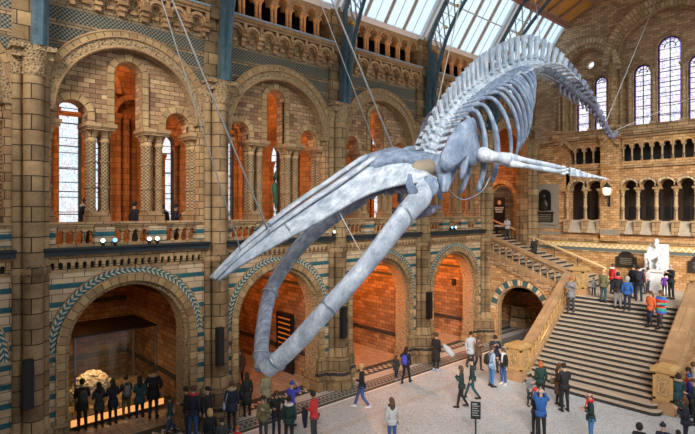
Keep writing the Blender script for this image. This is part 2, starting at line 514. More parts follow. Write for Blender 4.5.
# lower front wall of one bay with its arch
CX = 3.02
def lower_wall():
    mb = MB()
    mb.prism(notch(.35, 5.7, 0, 6.12, [(CX, 2.29, 3.58)], 26), 0, .9)
    return mb.mesh('wall_left_lower')
def lower_rings():
    a = MB(); a.band(CX, 3.58, 2.28, 2.56, -.035, .05, jamb=None, n=36)
    b = MB(); b.band(CX, 3.58, 2.03, 2.29, -.10, .35, jamb=0, n=36)
    c = MB(); c.band(CX, 3.58, 1.90, 2.05, .08, .8, jamb=0, n=36)
    # roll mouldings
    d = MB()
    for r, y in ((2.29, -.10), (2.04, -.07), (2.56, -.03)):
        pts = [(CX + r * math.cos(PI * i / 30), y, 3.58 + r * math.sin(PI * i / 30)) for i in range(31)]
        if r < 2.5: pts = [(CX + r, y, .0)] + pts + [(CX - r, y, 0)]
        d.tube(pts, .028, 6, up=(0, 1, 0))
    return [x.mesh(n) for x, n in ((a, 'arch_chevron_ring'), (b, 'arch_voussoirs'), (c, 'arch_carved_order'), (d, 'arch_moulding'))]
def cornice():
    # small arched corbel course with string courses
    n = 22; w = (5.5 - .5) / n
    ar = [(.5 + w * (i + .5), w * .27, 6.32) for i in range(n)]
    a = MB(); a.prism(notch(.4, 5.6, 6.18, 6.52, ar, 8), -.14, .0)
    a.box(.35, 5.7, -.17, 0, 6.50, 6.60)
    a.box(.35, 5.7, -.05, 0, 6.06, 6.15)
    b = MB(); b.box(.35, 5.7, -.32, .0, 6.60, 6.78); b.box(.35, 5.7, -.42, 0, 6.78, 6.84)
    c = MB(); c.box(.35, 5.7, -.012, .02, 6.12, 6.52)  # thin dark sheet stands in for the shade inside the corbel arches
    return a.mesh('corbel_course'), b.mesh('ledge'), c.mesh('recess')
def upper_wall():
    # front plane above the balustrade pierced by the large arch
    mb = MB(); mb.prism(notch(.35, 5.7, 11.1, 14.42, [(CX, 2.42, 11.1)], 40), 0, .45)
    jb = MB(); jb.box(.35, .60, 0, .45, 7.6, 11.1); jb.box(5.44, 5.7, 0, .45, 7.6, 11.1)
    ring = MB(); ring.band(CX, 11.1, 2.66, 2.86, -.10, .02, None, 48, a0=-.0)
    ring2 = MB(); ring2.band(CX, 11.1, 2.32, 2.66, -.06, .45, None, 48)
    rol = MB()
    for r, y, q in ((2.34, -.04, .05), (2.87, -.09, .035), (2.66, -.09, .03)):
        rol.tube([(CX + r * math.cos(PI * i / 40), y, 11.1 + r * math.sin(PI * i / 40)) for i in range(41)], q, 6, up=(0, 1, 0))
    # recessed brick screen with the three openings
    sc = MB()
    s_ar = [(1.28, .43, 11.1), (CX, .45, 12.62), (4.76, .43, 11.1)]
    sc.prism(notch(.5, 5.55, 10.78, 13.6, s_ar, 16), .38, .95)
    vs = MB()
    for cx, r, z in s_ar:
        vs.band(cx, z, r, r + .23, .30, .5, jamb=10.8, n=20)
    return [x.mesh(n) for x, n in ((mb, 'wall_left_upper'), (ring, 'a'), (ring2, 'b'), (rol, 'c'), (sc, 'screen'), (vs, 'd'), (jb, 'jamb'))]
def corbel_table():
    a = MB()
    n = 7; w = 5.2 / n; x0 = .43
    # interlaced round arches on stepped brackets
    a.box(.35, 5.7, -.32, 0, 15.24, 15.40)
    a.box(.35, 5.7, -.38, 0, 15.34, 15.47)
    for i in range(n):
        cx = x0 + w * (i + .5)
        a.band(cx, 14.86, w * .31, w * .47, -.30, 0, None, 10)
        a.band(cx, 14.86, w * .24, w * .31, -.20, 0, None, 10)
    for i in range(n + 1):
        bx = x0 + w * i
        for dx, d, z0, z1 in ((.15, .33, 14.74, 14.88), (.12, .24, 14.58, 14.74), (.09, .16, 14.42, 14.58)):
            a.box(bx - dx, bx + dx, -d, 0, z0, z1)
        a.box(bx - .07, bx + .07, -.34, 0, 14.9, 15.25)
    for i in range(n):
        cx = x0 + w * (i + .5)
        a.box(cx - .10, cx + .10, -.14, 0, 14.56, 14.68)
    b = MB(); b.box(.35, 5.7, -.02, .05, 14.4, 15.3)  # backing takes a darker stone colour as painted shade between the brackets
    return a.mesh('corbels'), b.mesh('backing')
def top_arcade():
    n = 7; w = 5.25 / n; x0 = .4
    ar = [(x0 + w * (i + .5), w * .29, 16.55) for i in range(n)]
    a = MB(); a.prism(notch(.35, 5.7, 16.42, 17.2, ar, 10), -.16, .32)
    for i in range(n): a.band(x0 + w * (i + .5), 16.55, w * .29, w * .40, -.21, -.15, None, 10)
    a.box(.35, 5.7, -.25, .3, 17.08, 17.22)
    b = MB(); b.box(.35, 5.7, -.42, .3, 15.47, 15.53)
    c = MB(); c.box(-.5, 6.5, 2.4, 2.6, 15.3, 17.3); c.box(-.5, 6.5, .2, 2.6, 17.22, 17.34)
    return a.mesh('top_arcade'), b.mesh('ledge_lead'), c.mesh('gallery_back')
low = lower_wall(); rings = lower_rings(); corn = cornice(); upw = upper_wall(); cor = corbel_table(); top = top_arcade()
for k in range(-1, 5):
    y = PY[k + 1]; L = (0, y, 0)
    if k < 4:
        w = struct('wall_left', low, 'banded_masonry', None, L, R90)
        for me, mt in zip(rings, ('chevron', 'archivolt', 'carved_stone', 'buff_stone')): struct(me.name.split('.')[0], me, mt, w)
        for me, mt in zip(corn, ('buff_stone', 'ledge_dark', 'void_shade')): struct('cornice', me, mt, w)
    u = struct('wall_left', upw[0], 'diaper', None, L, R90)
    for q, (me, mt) in enumerate(zip(upw[1:], ('archivolt', 'carved_stone', 'gold_stone', 'wall_brick', 'archivolt', 'buff_stone'))):
        if not (k == 4 and q in (3, 4)): struct(('stone_hood', 'arch_ring', 'arch_moulding', 'brick_screen', 'opening_arches', 'jamb')[q], me, mt, u)
    for me, mt in zip(cor, ('corbel_stone', 'carved_stone')): struct('corbel_table', me, mt, u)
    for me, mt in zip(top, ('terracotta_carved', 'ledge_lead', 'void_shade')): struct('top_gallery', me, mt, u)

# ------------------------------------------------------------------ pier cluster
def make_pier():
    t = thing('stone_pier', 'x', 'column')
    a = MB()   # plinth
    for z0, z1, e in ((0, .35, .16), (.35, .62, .08), (.74, 1.15, .02), (1.15, 1.4, .0)):
        a.box(-.62 - e, .62 + e, -.32 - e, .9, z0, z1); a.box(-1.06 - e, 1.06 + e, -.12 - e, .88, z0, z1)
        a.lathe(0, -.28, [(.46 + e, z0), (.46 + e, z1)], 10)
    obj('plinth', a, 'pier_stone', t)
    d = MB(); d.box(-.66, .66, -.36, .88, .62, .75); d.box(-1.12, 1.12, -.16, .86, .62, .75); d.lathe(0, -.28, [(.52, .62), (.52, .75)], 10); obj('plinth_band', d, 'riser', t, label='dark band on the plinth')
    b = MB(); b.box(-.36, .38, -.08, .9, 1.4, 12.1); b.box(-.42, .42, .0, .6, 1.4, 12.3); obj('core', b, 'pier_stone', t)
    # main half shaft and slender side shafts
    m = MB(); m.lathe(.10, -.22, [(.33, 1.4), (.27, 1.6), (.27, 6.05), (.33, 6.1), (.33, 6.28), (.27, 6.35), (.27, 12.1)], 16); obj('shaft', m, 'drum_stone', t)
    for x in (-.30, .42):
        m = MB(); m.lathe(x, -.08, [(.18, 1.4), (.13, 1.55), (.13, 6.05), (.18, 6.1), (.18, 6.28), (.13, 6.35), (.13, 12.1)], 10); obj('slender_shaft', m, 'drum_stone', t)
    c = MB()
    c.lathe(.12, -.22, [(.29, 11.95), (.34, 12.0), (.30, 12.08), (.33, 12.3), (.44, 12.62), (.46, 12.68)], 14)
    for x in (-.30, .42): c.lathe(x, -.08, [(.13, 11.95), (.17, 12.0), (.15, 12.1), (.27, 12.62)], 10)
    c.box(-.52, .64, -.60, .3, 12.68, 12.82); c.box(-.46, .58, -.45, .3, 12.45, 12.68)
    obj('capital', c, 'carved_stone', t)
    e = MB(); e.box(-.42, .44, -.16, .6, 12.8, 17.2); e.box(-.5, .48, -.3, .6, 15.1, 15.6); e.box(-.47, .45, -.24, .6, 16.95, 17.22); obj('pilaster', e, 'pier_stone', t)
    return t
pier = make_pier()
pl = ['stone column cluster at the near end of the hall outside the view', 'tall stone column cluster before the glass case alcove, with a long black loudspeaker',
      'tall stone column cluster between the coral alcove and the jaw tip arch', 'tall stone column cluster behind the large near jaw bone',
      'tall stone column cluster between the two orange lit arches', 'tall stone column cluster at the foot of the side stair flight', 'tall stone column cluster in the far corner of the hall']
for i, y in enumerate(PY):
    o = pier if i == 0 else dupt(pier)
    o.location = (0, y - (.35 if i == 6 else 0), 0); o.rotation_euler = (0, 0, R90); o['label'] = pl[i]

# ------------------------------------------------------------------ clustered columns of the upper arcade
def make_cluster(half=0):
    t = thing('clustered_column', 'x', 'column')
    xs = (-.2, .2) if not half else ((-.02,) if half < 0 else (.02,))
    hw = .34 if not half else .17
    b = MB(); b.box(-hw, hw, .30, .98, 7.6, 7.85); b.box(-hw + .04, hw - .04, .34, .94, 7.85, 7.95); obj('base', b, 'buff_stone', t)
    for x in xs:
        for yy in (.48, .82):
            s = MB(); s.lathe(x, yy, [(.155, 7.95), (.12, 8.05), (.12, 10.35)], 10)
            for zr in (8.75, 9.6): s.lathe(x, yy, [(.12, zr - .05), (.15, zr - .03), (.15, zr + .03), (.12, zr + .05)], 10)
            obj('shaft', s, 'trellis_shaft', t)
    c = MB()
    for x in xs:
        for yy in (.48, .82): c.lathe(x, yy, [(.12, 10.24), (.17, 10.28), (.13, 10.32), (.18, 10.5), (.25, 10.62)], 10)
    c.box(-hw - .10, hw + .10, .12, 1.06, 10.62, 10.72); c.box(-hw - .14, hw + .14, .08, 1.1, 10.72, 10.84)
    obj('capital', c, 'buff_stone', t)
    return t
full = make_cluster(); hl = make_cluster(-1); hr = make_cluster(1)
first = {0: True, 1: True, 2: True}
nm = ['the unseen near bay', 'the gallery bay above the glass case alcove', 'the gallery bay above the jaw tip arch', 'the gallery bay behind the whale skull', 'the gallery bay behind the shoulder blade', 'the gallery bay at the stair head']
for k in range(-1, 4):
    for q, (x, src, wd) in enumerate(((.62, hl, 'slender half column on the near side of'), (2.1, full, 'four shafted column nearer the viewer in'), (3.94, full, 'four shafted column farther from the viewer in'), (5.42, hr, 'slender half column on the far side of'))):
        key = {id(hl): 0, id(full): 1, id(hr): 2}[id(src)]
        o = src if first[key] else dupt(src)
        first[key] = False
        o.location = (0, PY[k + 1] + x, 0); o.rotation_euler = (0, 0, R90); o['label'] = wd + ' ' + nm[k + 1]

# twin colonnettes of the small top arcade
def make_twin():
    m = MB()
    for x in (-.085, .085): column(m, x, -.04, 15.53, 16.40, .068, 8, .14, .2)
    m.box(-.20, .20, -.19, .2, 16.38, 16.45); m.box(-.19, .19, -.17, .1, 15.53, 15.60)
    return m.mesh('twin_colonnette')
tw = make_twin(); n = 7; w = 5.25 / n
for k in range(-1, 5):
    for i in range(n + 1):
        if i in (0, n): continue
        o = obj('twin_colonnette', tw, 'corbel_stone', None, (0, PY[k + 1] + .4 + w * i, 0), R90)
        tag(o, 'pair of small buff colonnettes in the top arcade ' + nm[k + 1].replace('the gallery bay ', ''), 'column', 'twin colonnettes of the top arcade, ' + nm[k + 1])

# ------------------------------------------------------------------ gallery balustrades
def make_balustrade():
    t = thing('stone_balustrade', 'x', 'balustrade')
    groups = [(.72, 1.84), (2.46, 3.58), (4.20, 5.32)]
    r = MB(); r.box(.42, 5.63, -.10, .30, 7.5, 7.62); r.box(.42, 5.63, -.05, .25, 7.44, 7.5); obj('handrail', r, 'buff_stone', t)
    p = MB(); p.box(.42, 5.63, -.06, .28, 6.80, 6.92); obj('plinth', p, 'buff_stone', t)
    for a, b in ((.42, .72), (1.84, 2.46), (3.58, 4.20), (5.32, 5.63)):
        q = MB(); q.box(a, b, -.05, .26, 6.92, 7.44); obj('pedestal', q, 'banded_pedestal', t, label='pedestal banded in teal and cream')
    for a, b in groups:
        nb = 4; ww = (b - a) / nb
        q = MB(); q.prism(notch(a, b, 7.22, 7.45, [(a + ww * (i + .5), ww * .33, 7.27) for i in range(nb)], 6), 0, .2); obj('arcading', q, 'buff_stone', t)
        for i in range(1, nb):
            s = MB(); s.lathe(a + ww * i, .1, [(.07, 6.92), (.045, 6.98), (.04, 7.12), (.07, 7.2), (.07, 7.24)], 8); obj('baluster', s, 'buff_stone', t)
    return t
bal = make_balustrade()
for k in range(-1, 4):
    o = bal if k == -1 else dupt(bal)
    o.location = (0, PY[k + 1], 0); o.rotation_euler = (0, 0, R90); o['label'] = 'pierced stone balustrade banded with teal in ' + nm[k + 1]

# ------------------------------------------------------------------ iron roof ribs
def bez(p, n):
    out = []
    for i in range(n + 1):
        t = i / n; q = [Vector(v) for v in p]
        while len(q) > 1: q = [q[j].lerp(q[j + 1], t) for j in range(len(q) - 1)]
        out.append(q[0])
    return out
def catmull(P, n):
    P = [Vector(p) for p in P]; P = [P[0] * 2 - P[1]] + P + [P[-1] * 2 - P[-2]]; out = []
    for i in range(1, len(P) - 2):
        for j in range(n):
            t = j / n; a, b, c, d = P[i - 1:i + 3]
            out.append(.5 * ((2 * b) + (c - a) * t + (2 * a - 5 * b + 4 * c - d) * t * t + (3 * b - a - 3 * c + d) * t ** 3))
    out.append(P[-2]); return out
RW = 16.4   # hall width between arcade faces
def sweep_box(mb, pts, wx, dep, mi=0):
    """rectangular bar swept in the x-z plane; wx = width along y, dep = depth in plane"""
    P = [Vector(p) for p in pts]; vs = []; fs = []; m = len(P)
    for i, p in enumerate(P):
        d = (P[min(i + 1, m - 1)] - P[max(i - 1, 0)]).normalized(); nn = Vector((-d.z, 0, d.x))
        dd = dep[i] if isinstance(dep, list) else dep
        for sy, sn in ((-1, -1), (1, -1), (1, 1), (-1, 1)): vs.append(p + nn * (sn * dd / 2) + Vector((0, sy * wx / 2, 0)))
    for i in range(m - 1):
        for k in range(4):
            k2 = (k + 1) % 4; fs.append((i * 4 + k, i * 4 + k2, i * 4 + 4 + k2, i * 4 + 4 + k))
    fs += [(3, 2, 1, 0), tuple(4 * (m - 1) + k for k in range(4))]
    mb.add(vs, fs, mi=mi)
inner = catmull([(.62, 0, 12.82), (.78, 0, 14.3), (1.05, 0, 15.6), (1.75, 0, 17.3), (2.9, 0, 18.7), (4.8, 0, 20.2), (8.2, 0, 21.3)], 6)
def outer_pt(x): # line of the roof slope
    return 17.25 + (x - .25) * 1.4 if x < 2.4 else 20.26 + (x - 2.4) * .44
def make_truss():
    t = thing('iron_roof_rib', 'x', 'roof truss')
    a = MB()
    for i in range(22):
        z = 13.0 + i * .14
        for y in (-.16, -.05, .05, .16): a.box(.585 + (z - 12.8) * .07, .60 + (z - 12.8) * .07, y - .012, y + .012, z - .012, z + .012)
    sweep_box(a, [(.40, 0, 12.82), (.46, 0, 14.2), (.60, 0, 15.7), (.66, 0, 16.3)], .40, .36); obj('girder_foot', a, 'blue_iron', t, label='solid riveted foot')
    for sgn in (0, 1):
        mir = lambda P: [Vector((RW - p[0], p[1], p[2])) for p in P] if sgn else P
        b = MB(); sweep_box(b, mir(inner), .15, .10); sweep_box(b, mir(inner), .04, .20); obj('inner_rib', b, 'blue_iron', t)
        out = [(.45, 0, 16.2), (.42, 0, 17.0)] + [(x, 0, outer_pt(x) - .25) for x in (.9, 1.5, 2.4, 4, 6, 8.2)]
        c = MB(); sweep_box(c, mir(out), .18, .14); obj('outer_rib', c, 'blue_iron', t)
        d = MB()
        ip = [p for p in inner if p.z > 15.6][::2]
        for i in range(len(ip) - 1):
            p = ip[i]; q = ip[i + 1]
            f = lambda v: Vector((max(.42, v.x - .5), 0, outer_pt(max(.42, v.x - .5)) - .3))
            sweep_box(d, mir([p, f(q)]), .05, .04); sweep_box(d, mir([f(p), q]), .05, .04)
        obj('lattice', d, 'lattice_grey', t, label='grey painted lattice bracing')
        for p in ip[1:7:2]:
            d = MB(); d.ball(mir([(max(.42, p.x - .25), 0, p.z + .15)])[0], .085, 8, 6); obj('gilded_boss', d, 'gilding', t, label='gilded boss')
    return t
tr = make_truss()
pn = ['outside the view', 'over the first tall column, near the photo edge', 'above the column left of the whale snout', 'above the column behind the whale forehead', 'behind the whale neck', 'over the far wall end of the glass roof', 'against the far end wall']
for i, y in enumerate(PY[:6]):
    o = tr if i == 0 else dupt(tr)
    o.location = (0, y + .22, 0); o['label'] = 'blue iron roof rib with lattice ' + pn[i]

# ------------------------------------------------------------------ roof: slanted glazing and timber ceiling
def make_roof_window():
    # in local x (up the slope 0..L), local y along the hall
    L = math.hypot(2.2, 3.08); fr = MB(); g = MB(); e = .28
    y0, y1 = e, B - e
    fr.box(-.22, .02, y0 - .2, y1 + .2, -.12, .14); fr.box(L - .1, L + .1, y0 - .2, y1 + .2, -.1, .1)
    for y in (y0 - .1, y1 + .1): fr.box(0, L, y - .1, y + .1, -.1, .1)
    nm_ = 4; br = MB()
    for i in range(1, nm_):
        y = y0 + (y1 - y0) * i / nm_
        br.box(0, L, y - .05, y + .05, -.09, .06); fr.box(0, L, y - .018, y + .018, -.13, -.09)
    for i in range(nm_):
        y = y0 + (y1 - y0) * (i + .5) / nm_
        fr.box(0, L, y - .012, y + .012, -.02, .02)
    fr.box(L * .52, L * .52 + .07, y0, y1, -.08, .05)
    g.box(0, L, y0, y1, -.01, .0)
    return fr.mesh('window_frame'), br.mesh('glazing_bar'), g.mesh('pane')
wf = make_roof_window(); sl = math.atan2(3.08, 2.2)
wi = 1
for i, y in enumerate(PY[:6]):
    for side in (0, 1):
        o = obj('window_%d' % wi, wf[0], 'frame_white'); o['kind'] = 'structure'; wi += 1
        if side == 0: o.matrix_world = Matrix.Translation((.22, y, 17.22)) @ Matrix.Rotation(-sl, 4, 'Y')
        else: o.matrix_world = Matrix.Translation((RW - .22, y + B, 17.22)) @ Matrix.Rotation(PI, 4, 'Z') @ Matrix.Rotation(-sl, 4, 'Y')
        obj('glazing_bar', wf[1], 'frame_brown', o); obj('pane', wf[2], 'roof_glass', o)
# solid timber ceiling above the glazing
cl = MB()
for s in (0, 1):
    f = (lambda x: RW - x) if s else (lambda x: x)
    for (xa, za, xb, zb) in ((2.42, 20.3, 8.2, 22.9),):
        v = [(f(xa), -3, za), (f(xb), -3, zb), (f(xb), 33.4, zb), (f(xa), 33.4, za)]
        v2 = [(p[0], p[1], p[2] + .15) for p in v]
        cl.add(v + v2, [(0, 1, 2, 3), (4, 5, 6, 7), (0, 1, 5, 4), (1, 2, 6, 5), (2, 3, 7, 6), (3, 0, 4, 7)])
struct('ceiling', cl, 'oak_panel')
rb = MB()
for s in (0, 1):
    f = (lambda x: RW - x) if s else (lambda x: x)
    for y in [PY[0] + B * .25 * i for i in range(0, 25)]:
        sweep_box(rb, [(f(2.3), y, 20.18), (f(8.2), y, 22.82)], .12, .2)
    for x in (2.45, 4.3, 6.2): rb.box(f(x) - .1, f(x) + .1, -3, 33.3, 20.1 + (x - 2.4) * .45, 20.32 + (x - 2.4) * .45)
struct('trim_1', rb, 'frame_brown')
# stone parapet strips behind the glass foot, between the arcade top and the glazing
mb = MB(); mb.box(2.30, 2.50, -3, 33.3, 19.98, 20.2); struct('trim_21', mb, 'red_beam')
mb = MB(); mb.box(-.3, .1, -4, 33.4, 17.2, 17.3); struct('trim_2', mb, 'frame_white')

# ------------------------------------------------------------------ alcoves and galleries behind the arcade
def cross(z0, z1, ar, x0=-8.5, x1=-.5, th=.35):
    m = MB(); cx, r, zs, zb = ar if ar else (0, 0, 0, 0)
    # built in x (depth), wall thickness along y
    if ar: m.prism(notch(x0, x1, z0, z1, [(cx, r, zs)], 20), -th, th)
    else: m.box(x0, x1, -th, th, z0, z1)
    return m
cl_solid = cross(0, 6.3, None).mesh('alcove_wall')
cu = cross(6.62, 15.3, (-4.1, 1.65, 10.6, 0)).mesh('gallery_wall')
dado = MB(); dado.box(-8.5, -.9, -.39, .39, 1.0, 1.22); dado.box(-8.5, -.9, -.39, .39, 4.35, 4.5); dado.box(-8.5, -.9, -.39, .39, 4.85, 4.97); dado = dado.mesh('dark_band')
gcol = MB()
for x in (-2.4, -5.8):
    for yy in (-.4, .4): column(gcol, x, yy, 6.62, 10.6, .12, 8, .3, .35)
gcol = gcol.mesh('gallery_shafts')
for i, y in enumerate(PY):
    if i < 6:
        w = struct('wall_alcove', cl_solid, 'alcove_brick', None, (0, y, 0)); struct('dark_band', dado, 'riser', w)
    if i < 6:
        w = struct('wall_gallery', cu, 'gallery_wall', None, (0, y, 0)); struct('gallery_shafts', gcol, 'gallery_wall', w)
mb = MB(); mb.box(-8.8, -8.45, -3, 27.3, 0, 6.3); struct('wall_outer_lower', mb, 'alcove_brick')
mb = MB(); mb.box(-8.45, -8.38, -3, 27.3, 1.0, 1.25); mb.box(-8.45, -8.38, -3, 27.3, 3.6, 3.8); struct('trim_3', mb, 'riser')
mb = MB(); mb.box(-8.8, -.05, -4, 27.5, 6.3, 6.62); struct('ceiling_alcoves', mb, 'alcove_brick')
bpy.data.objects['ceiling_alcoves']['kind'] = 'structure'
mb = MB(); mb.box(-6.4, -.05, -4, 27.5, 15.25, 15.45); struct('ceiling_gallery', mb, 'alcove_brick')
bpy.data.objects['ceiling_gallery']['kind'] = 'structure'
# outer gallery wall with tall leaded windows
for i, y in enumerate(PY[:6]):
    m = MB(); hs = [(hole(.50, .42, 7.2, 11.1, 12)), hole(2.5, .42, 7.2, 13.1, 12), hole(3.65, .42, 7.2, 13.1, 12)]
    m.prism([(-.0, 6.62), (B, 6.62), (B, 15.3), (0, 15.3)], -.15, .15, holes=hs)
    struct('wall_outer_upper', m, 'gallery_wall', None, (-6, y, 0), R90)
    f = MB(); g = MB()
    for (cx, r, zs) in ((.50, .42, 11.1), (2.5, .42, 13.1), (3.65, .42, 13.1)):
        f.band(cx, zs, r - .05, r + .05, -.2, -.05, 7.2, 14)
        g.prism(hole(cx, r, 7.2, zs, 12), -.02, .0)
        for q in range(5): f.box(cx - r, cx + r, -.05, .02, 7.8 + q * .95, 7.84 + q * .95)
    w = struct('window_%d' % wi, f, 'ledge_dark', None, (-6, y, 0), R90); wi += 1
    obj('pane', g, 'leaded_glass', w)

gs = MB()
for x in (1.55, 1.95, 4.4, 4.75, 5.35): column(gs, x, -.35, 6.62, 12.2, .13, 8, .3, .4)
gs.band(5.05, 12.2, .7, .95, -.45, -.15, None, 12); gs.band(3.08, 13.1, 1.25, 1.5, -.4, -.15, None, 16); gs.box(0, 6.05, -.22, -.15, 11.9, 12.1); gs = gs.mesh('blind_shafts')
for i, y in enumerate(PY[:6]): struct('wall_shafts', gs, 'gallery_wall', None, (-6, y, 0), R90)['kind'] = 'structure'

# unseen far sides of the hall behind the viewer, added to cut fill light
mb = MB(); mb.box(22, 22.4, -6.4, 34, 0, 10.5); struct('wall_right_unseen', mb, 'wall_brick')
mb = MB(); mb.box(-9, 22, -6.4, -6, 0, 17.2); struct('wall_back_unseen', mb, 'wall_brick')
# ------------------------------------------------------------------ end wall (faces the viewer, plane y = YE)
def EW(name, mb, mat, parent=None): 
    o = struct(name, mb, mat, parent, (0, YE, 0) if parent is None else None); return o
XR = 12.4
# landing level wall, z 0 .. 6.3
mb = MB(); mb.box(-6.5, XR, 0, .5, 0, 5.42); wb = EW('wall_end', mb, 'end_brick')
mb = MB(); mb.box(-6.5, XR, .02, .5, 5.4, 6.2); EW('trim_22', mb, 'end_brick', wb)
mb = MB(); mb.box(.3, XR, -.05, 0, 5.42, 5.62); EW('trim_4', mb, 'teal_zigzag', wb)
mb = MB(); mb.box(-.3, XR, -.08, 0, 5.62, 5.98); EW('trim_5', mb, 'gold_zigzag', wb)
mb = MB(); mb.box(-.3, XR, -.14, .5, 5.98, 6.10); mb.box(-.3, XR, -.20, .5, 6.1, 6.18); mb.box(-.3, XR, -.07, 0, 5.36, 5.43); EW('trim_6', mb, 'buff_stone', wb)
mb = MB(); mb.box(-6.5, XR, -.04, .5, 6.18, 6.55); mb.box(-.3, 2.3, -.03, .0, 6.55, 6.62); EW('trim_7', mb, 'end_brick', wb)
mb = MB(); mb.box(-.3, 2.35, -.045, 0, 6.35, 6.55); mb.box(-.3, 2.35, -.045, 0, 6.75, 6.95); mb.box(4.65, 5.8, -.40, 0, 6.5, 6.8);  EW('trim_8', mb, 'stone_surround', wb)
# first floor wall with arched openings
lo = [(3.15, .50, 9.35), (4.18, .50, 9.35)]
ce = [(6.47 + 1.0 * i * .875 * 1.0, .40, 9.4) for i in range(0, 5)]
ce = [(8.22 + (i - 2) * .98, .40, 9.4) for i in range(5)]
mb = MB(); mb.prism(notch(-.3, 2.60, 6.55, 12.6, []), 0, .5); mb.prism(notch(2.35, 4.69, 9.3, 10.55, lo, 16), 0, .5); EW('wall_end', mb, 'end_brick')
mb = MB(); mb.prism(notch(5.75, 10.7, 9.3, 10.55, ce, 16), 0, .5); mb.box(10.7, XR, -.3, .5, 6.5, 12.6); EW('wall_end', mb, 'end_brick')
# pilaster between the two arcades
mb = MB(); mb.box(4.69, 5.75, -.38, .5, 6.1, 12.5); mb.box(4.62, 5.82, -.46, .5, 12.4, 12.6); mb.box(4.64, 5.8, -.43, .5, 10.5, 10.62); EW('wall_end', mb, 'end_brick')
gb = MB()
gb.prism([(4.6, 11.9), (5.22, 12.7), (5.84, 11.9), (5.7, 11.9), (5.22, 12.5), (4.74, 11.9)], -.5, -.36); gb.prism([(1.75, 11.9), (2.35, 12.7), (2.95, 11.9), (2.8, 11.9), (2.35, 12.45), (1.9, 11.9)], -.3, 0); EW('trim_9', gb, 'buff_stone')
vb = MB(); vr = MB()
for (cx, r, zs) in lo + ce:
    vb.band(cx, zs, r, r + .16, -.07, .1, None, 16); vr.band(cx, zs, r + .16, r + .22, -.11, .02, None, 16)
EW('trim_10', vb, 'light_stone'); EW('trim_11', vr, 'terracotta_carved')
# string courses
mb = MB()
for z0, z1, d in ((10.55, 10.68, .1), (12.35, 12.5, .12), (12.5, 12.62, .22)):
    mb.box(-.5, 4.7, -d, .1, z0, z1); mb.box(5.74, XR, -d, .1, z0, z1)
EW('trim_12', mb, 'buff_stone')
# stepped stone seats below the openings
mb = MB()
for x0, x1 in ((2.35, 4.69), (5.75, 10.7)):
    for i in range(4): mb.box(x0, x1, -.30 + i * .10, .5, 6.55 + i * .2, 6.75 + i * .2)
EW('trim_13', mb, 'tread')
# dark rooms with doors behind the openings
for q, (x0, x1) in enumerate(((2.35, 4.69), (5.75, 10.7))):
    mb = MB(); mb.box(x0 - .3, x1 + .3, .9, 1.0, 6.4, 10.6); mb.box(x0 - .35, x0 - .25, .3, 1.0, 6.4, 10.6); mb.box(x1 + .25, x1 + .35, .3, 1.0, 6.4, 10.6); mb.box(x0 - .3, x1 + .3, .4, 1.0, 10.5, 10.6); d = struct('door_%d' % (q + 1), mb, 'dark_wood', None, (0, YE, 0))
    p = MB(); g = MB()
    for (cx, r, zs) in (lo if q == 0 else ce):
        for dx in (-.2, .2):
            p.box(cx + dx - .16, cx + dx + .16, .86, .9, 7.5, 8.25); g.box(cx + dx - .15, cx + dx + .15, .87, .895, 8.35, 9.3)
    obj('door_panel', p, 'black_metal', d); obj('pane', g, 'bronze', d)
# free columns between the openings
def make_ecol():
    t = thing('arcade_column', 'x', 'column')
    b = MB(); b.box(-.17, .17, -.36, .05, 6.6, 7.35); b.box(-.2, .2, -.4, .05, 7.3, 7.4); obj('pedestal', b, 'buff_stone', t)
    s = MB(); s.lathe(0, -.14, [(.15, 7.4), (.10, 7.5), (.10, 8.15), (.13, 8.18), (.13, 8.24), (.10, 8.27), (.10, 9.0)], 10); obj('shaft', s, 'plain_shaft', t)
    c = MB(); c.lathe(0, -.14, [(.10, 9.0), (.13, 9.03), (.11, 9.07), (.17, 9.22)], 10); c.box(-.17, .17, -.32, .4, 9.22, 9.33); obj('capital', c, 'terracotta_carved', t)
    return t
ec = make_ecol(); fst = True
for i, x in enumerate([2.50, 3.665, 4.6]):
    o = ec if fst else dupt(ec); fst = False
    o.location = (x, YE, 0); o['label'] = ['terracotta column at the plaque side of the paired arches on the end wall', 'terracotta column between the paired arches on the end wall', 'terracotta column beside the lantern pilaster in the paired arches'][i]
for i in range(6):
    x = 8.22 + (i - 2.5) * .98; o = dupt(ec); o.location = (min(max(x, 5.9), 10.6), YE, 0)
    o['label'] = ['end wall arcade column just beyond the lantern', 'end wall arcade column, second from the lantern', 'end wall arcade column above the round topped bronze plaque, third from the lantern', 'end wall arcade column behind the seated statue head, fourth from the lantern', 'end wall arcade column, fifth from the lantern', 'end wall arcade column, last and farthest from the lantern'][i]
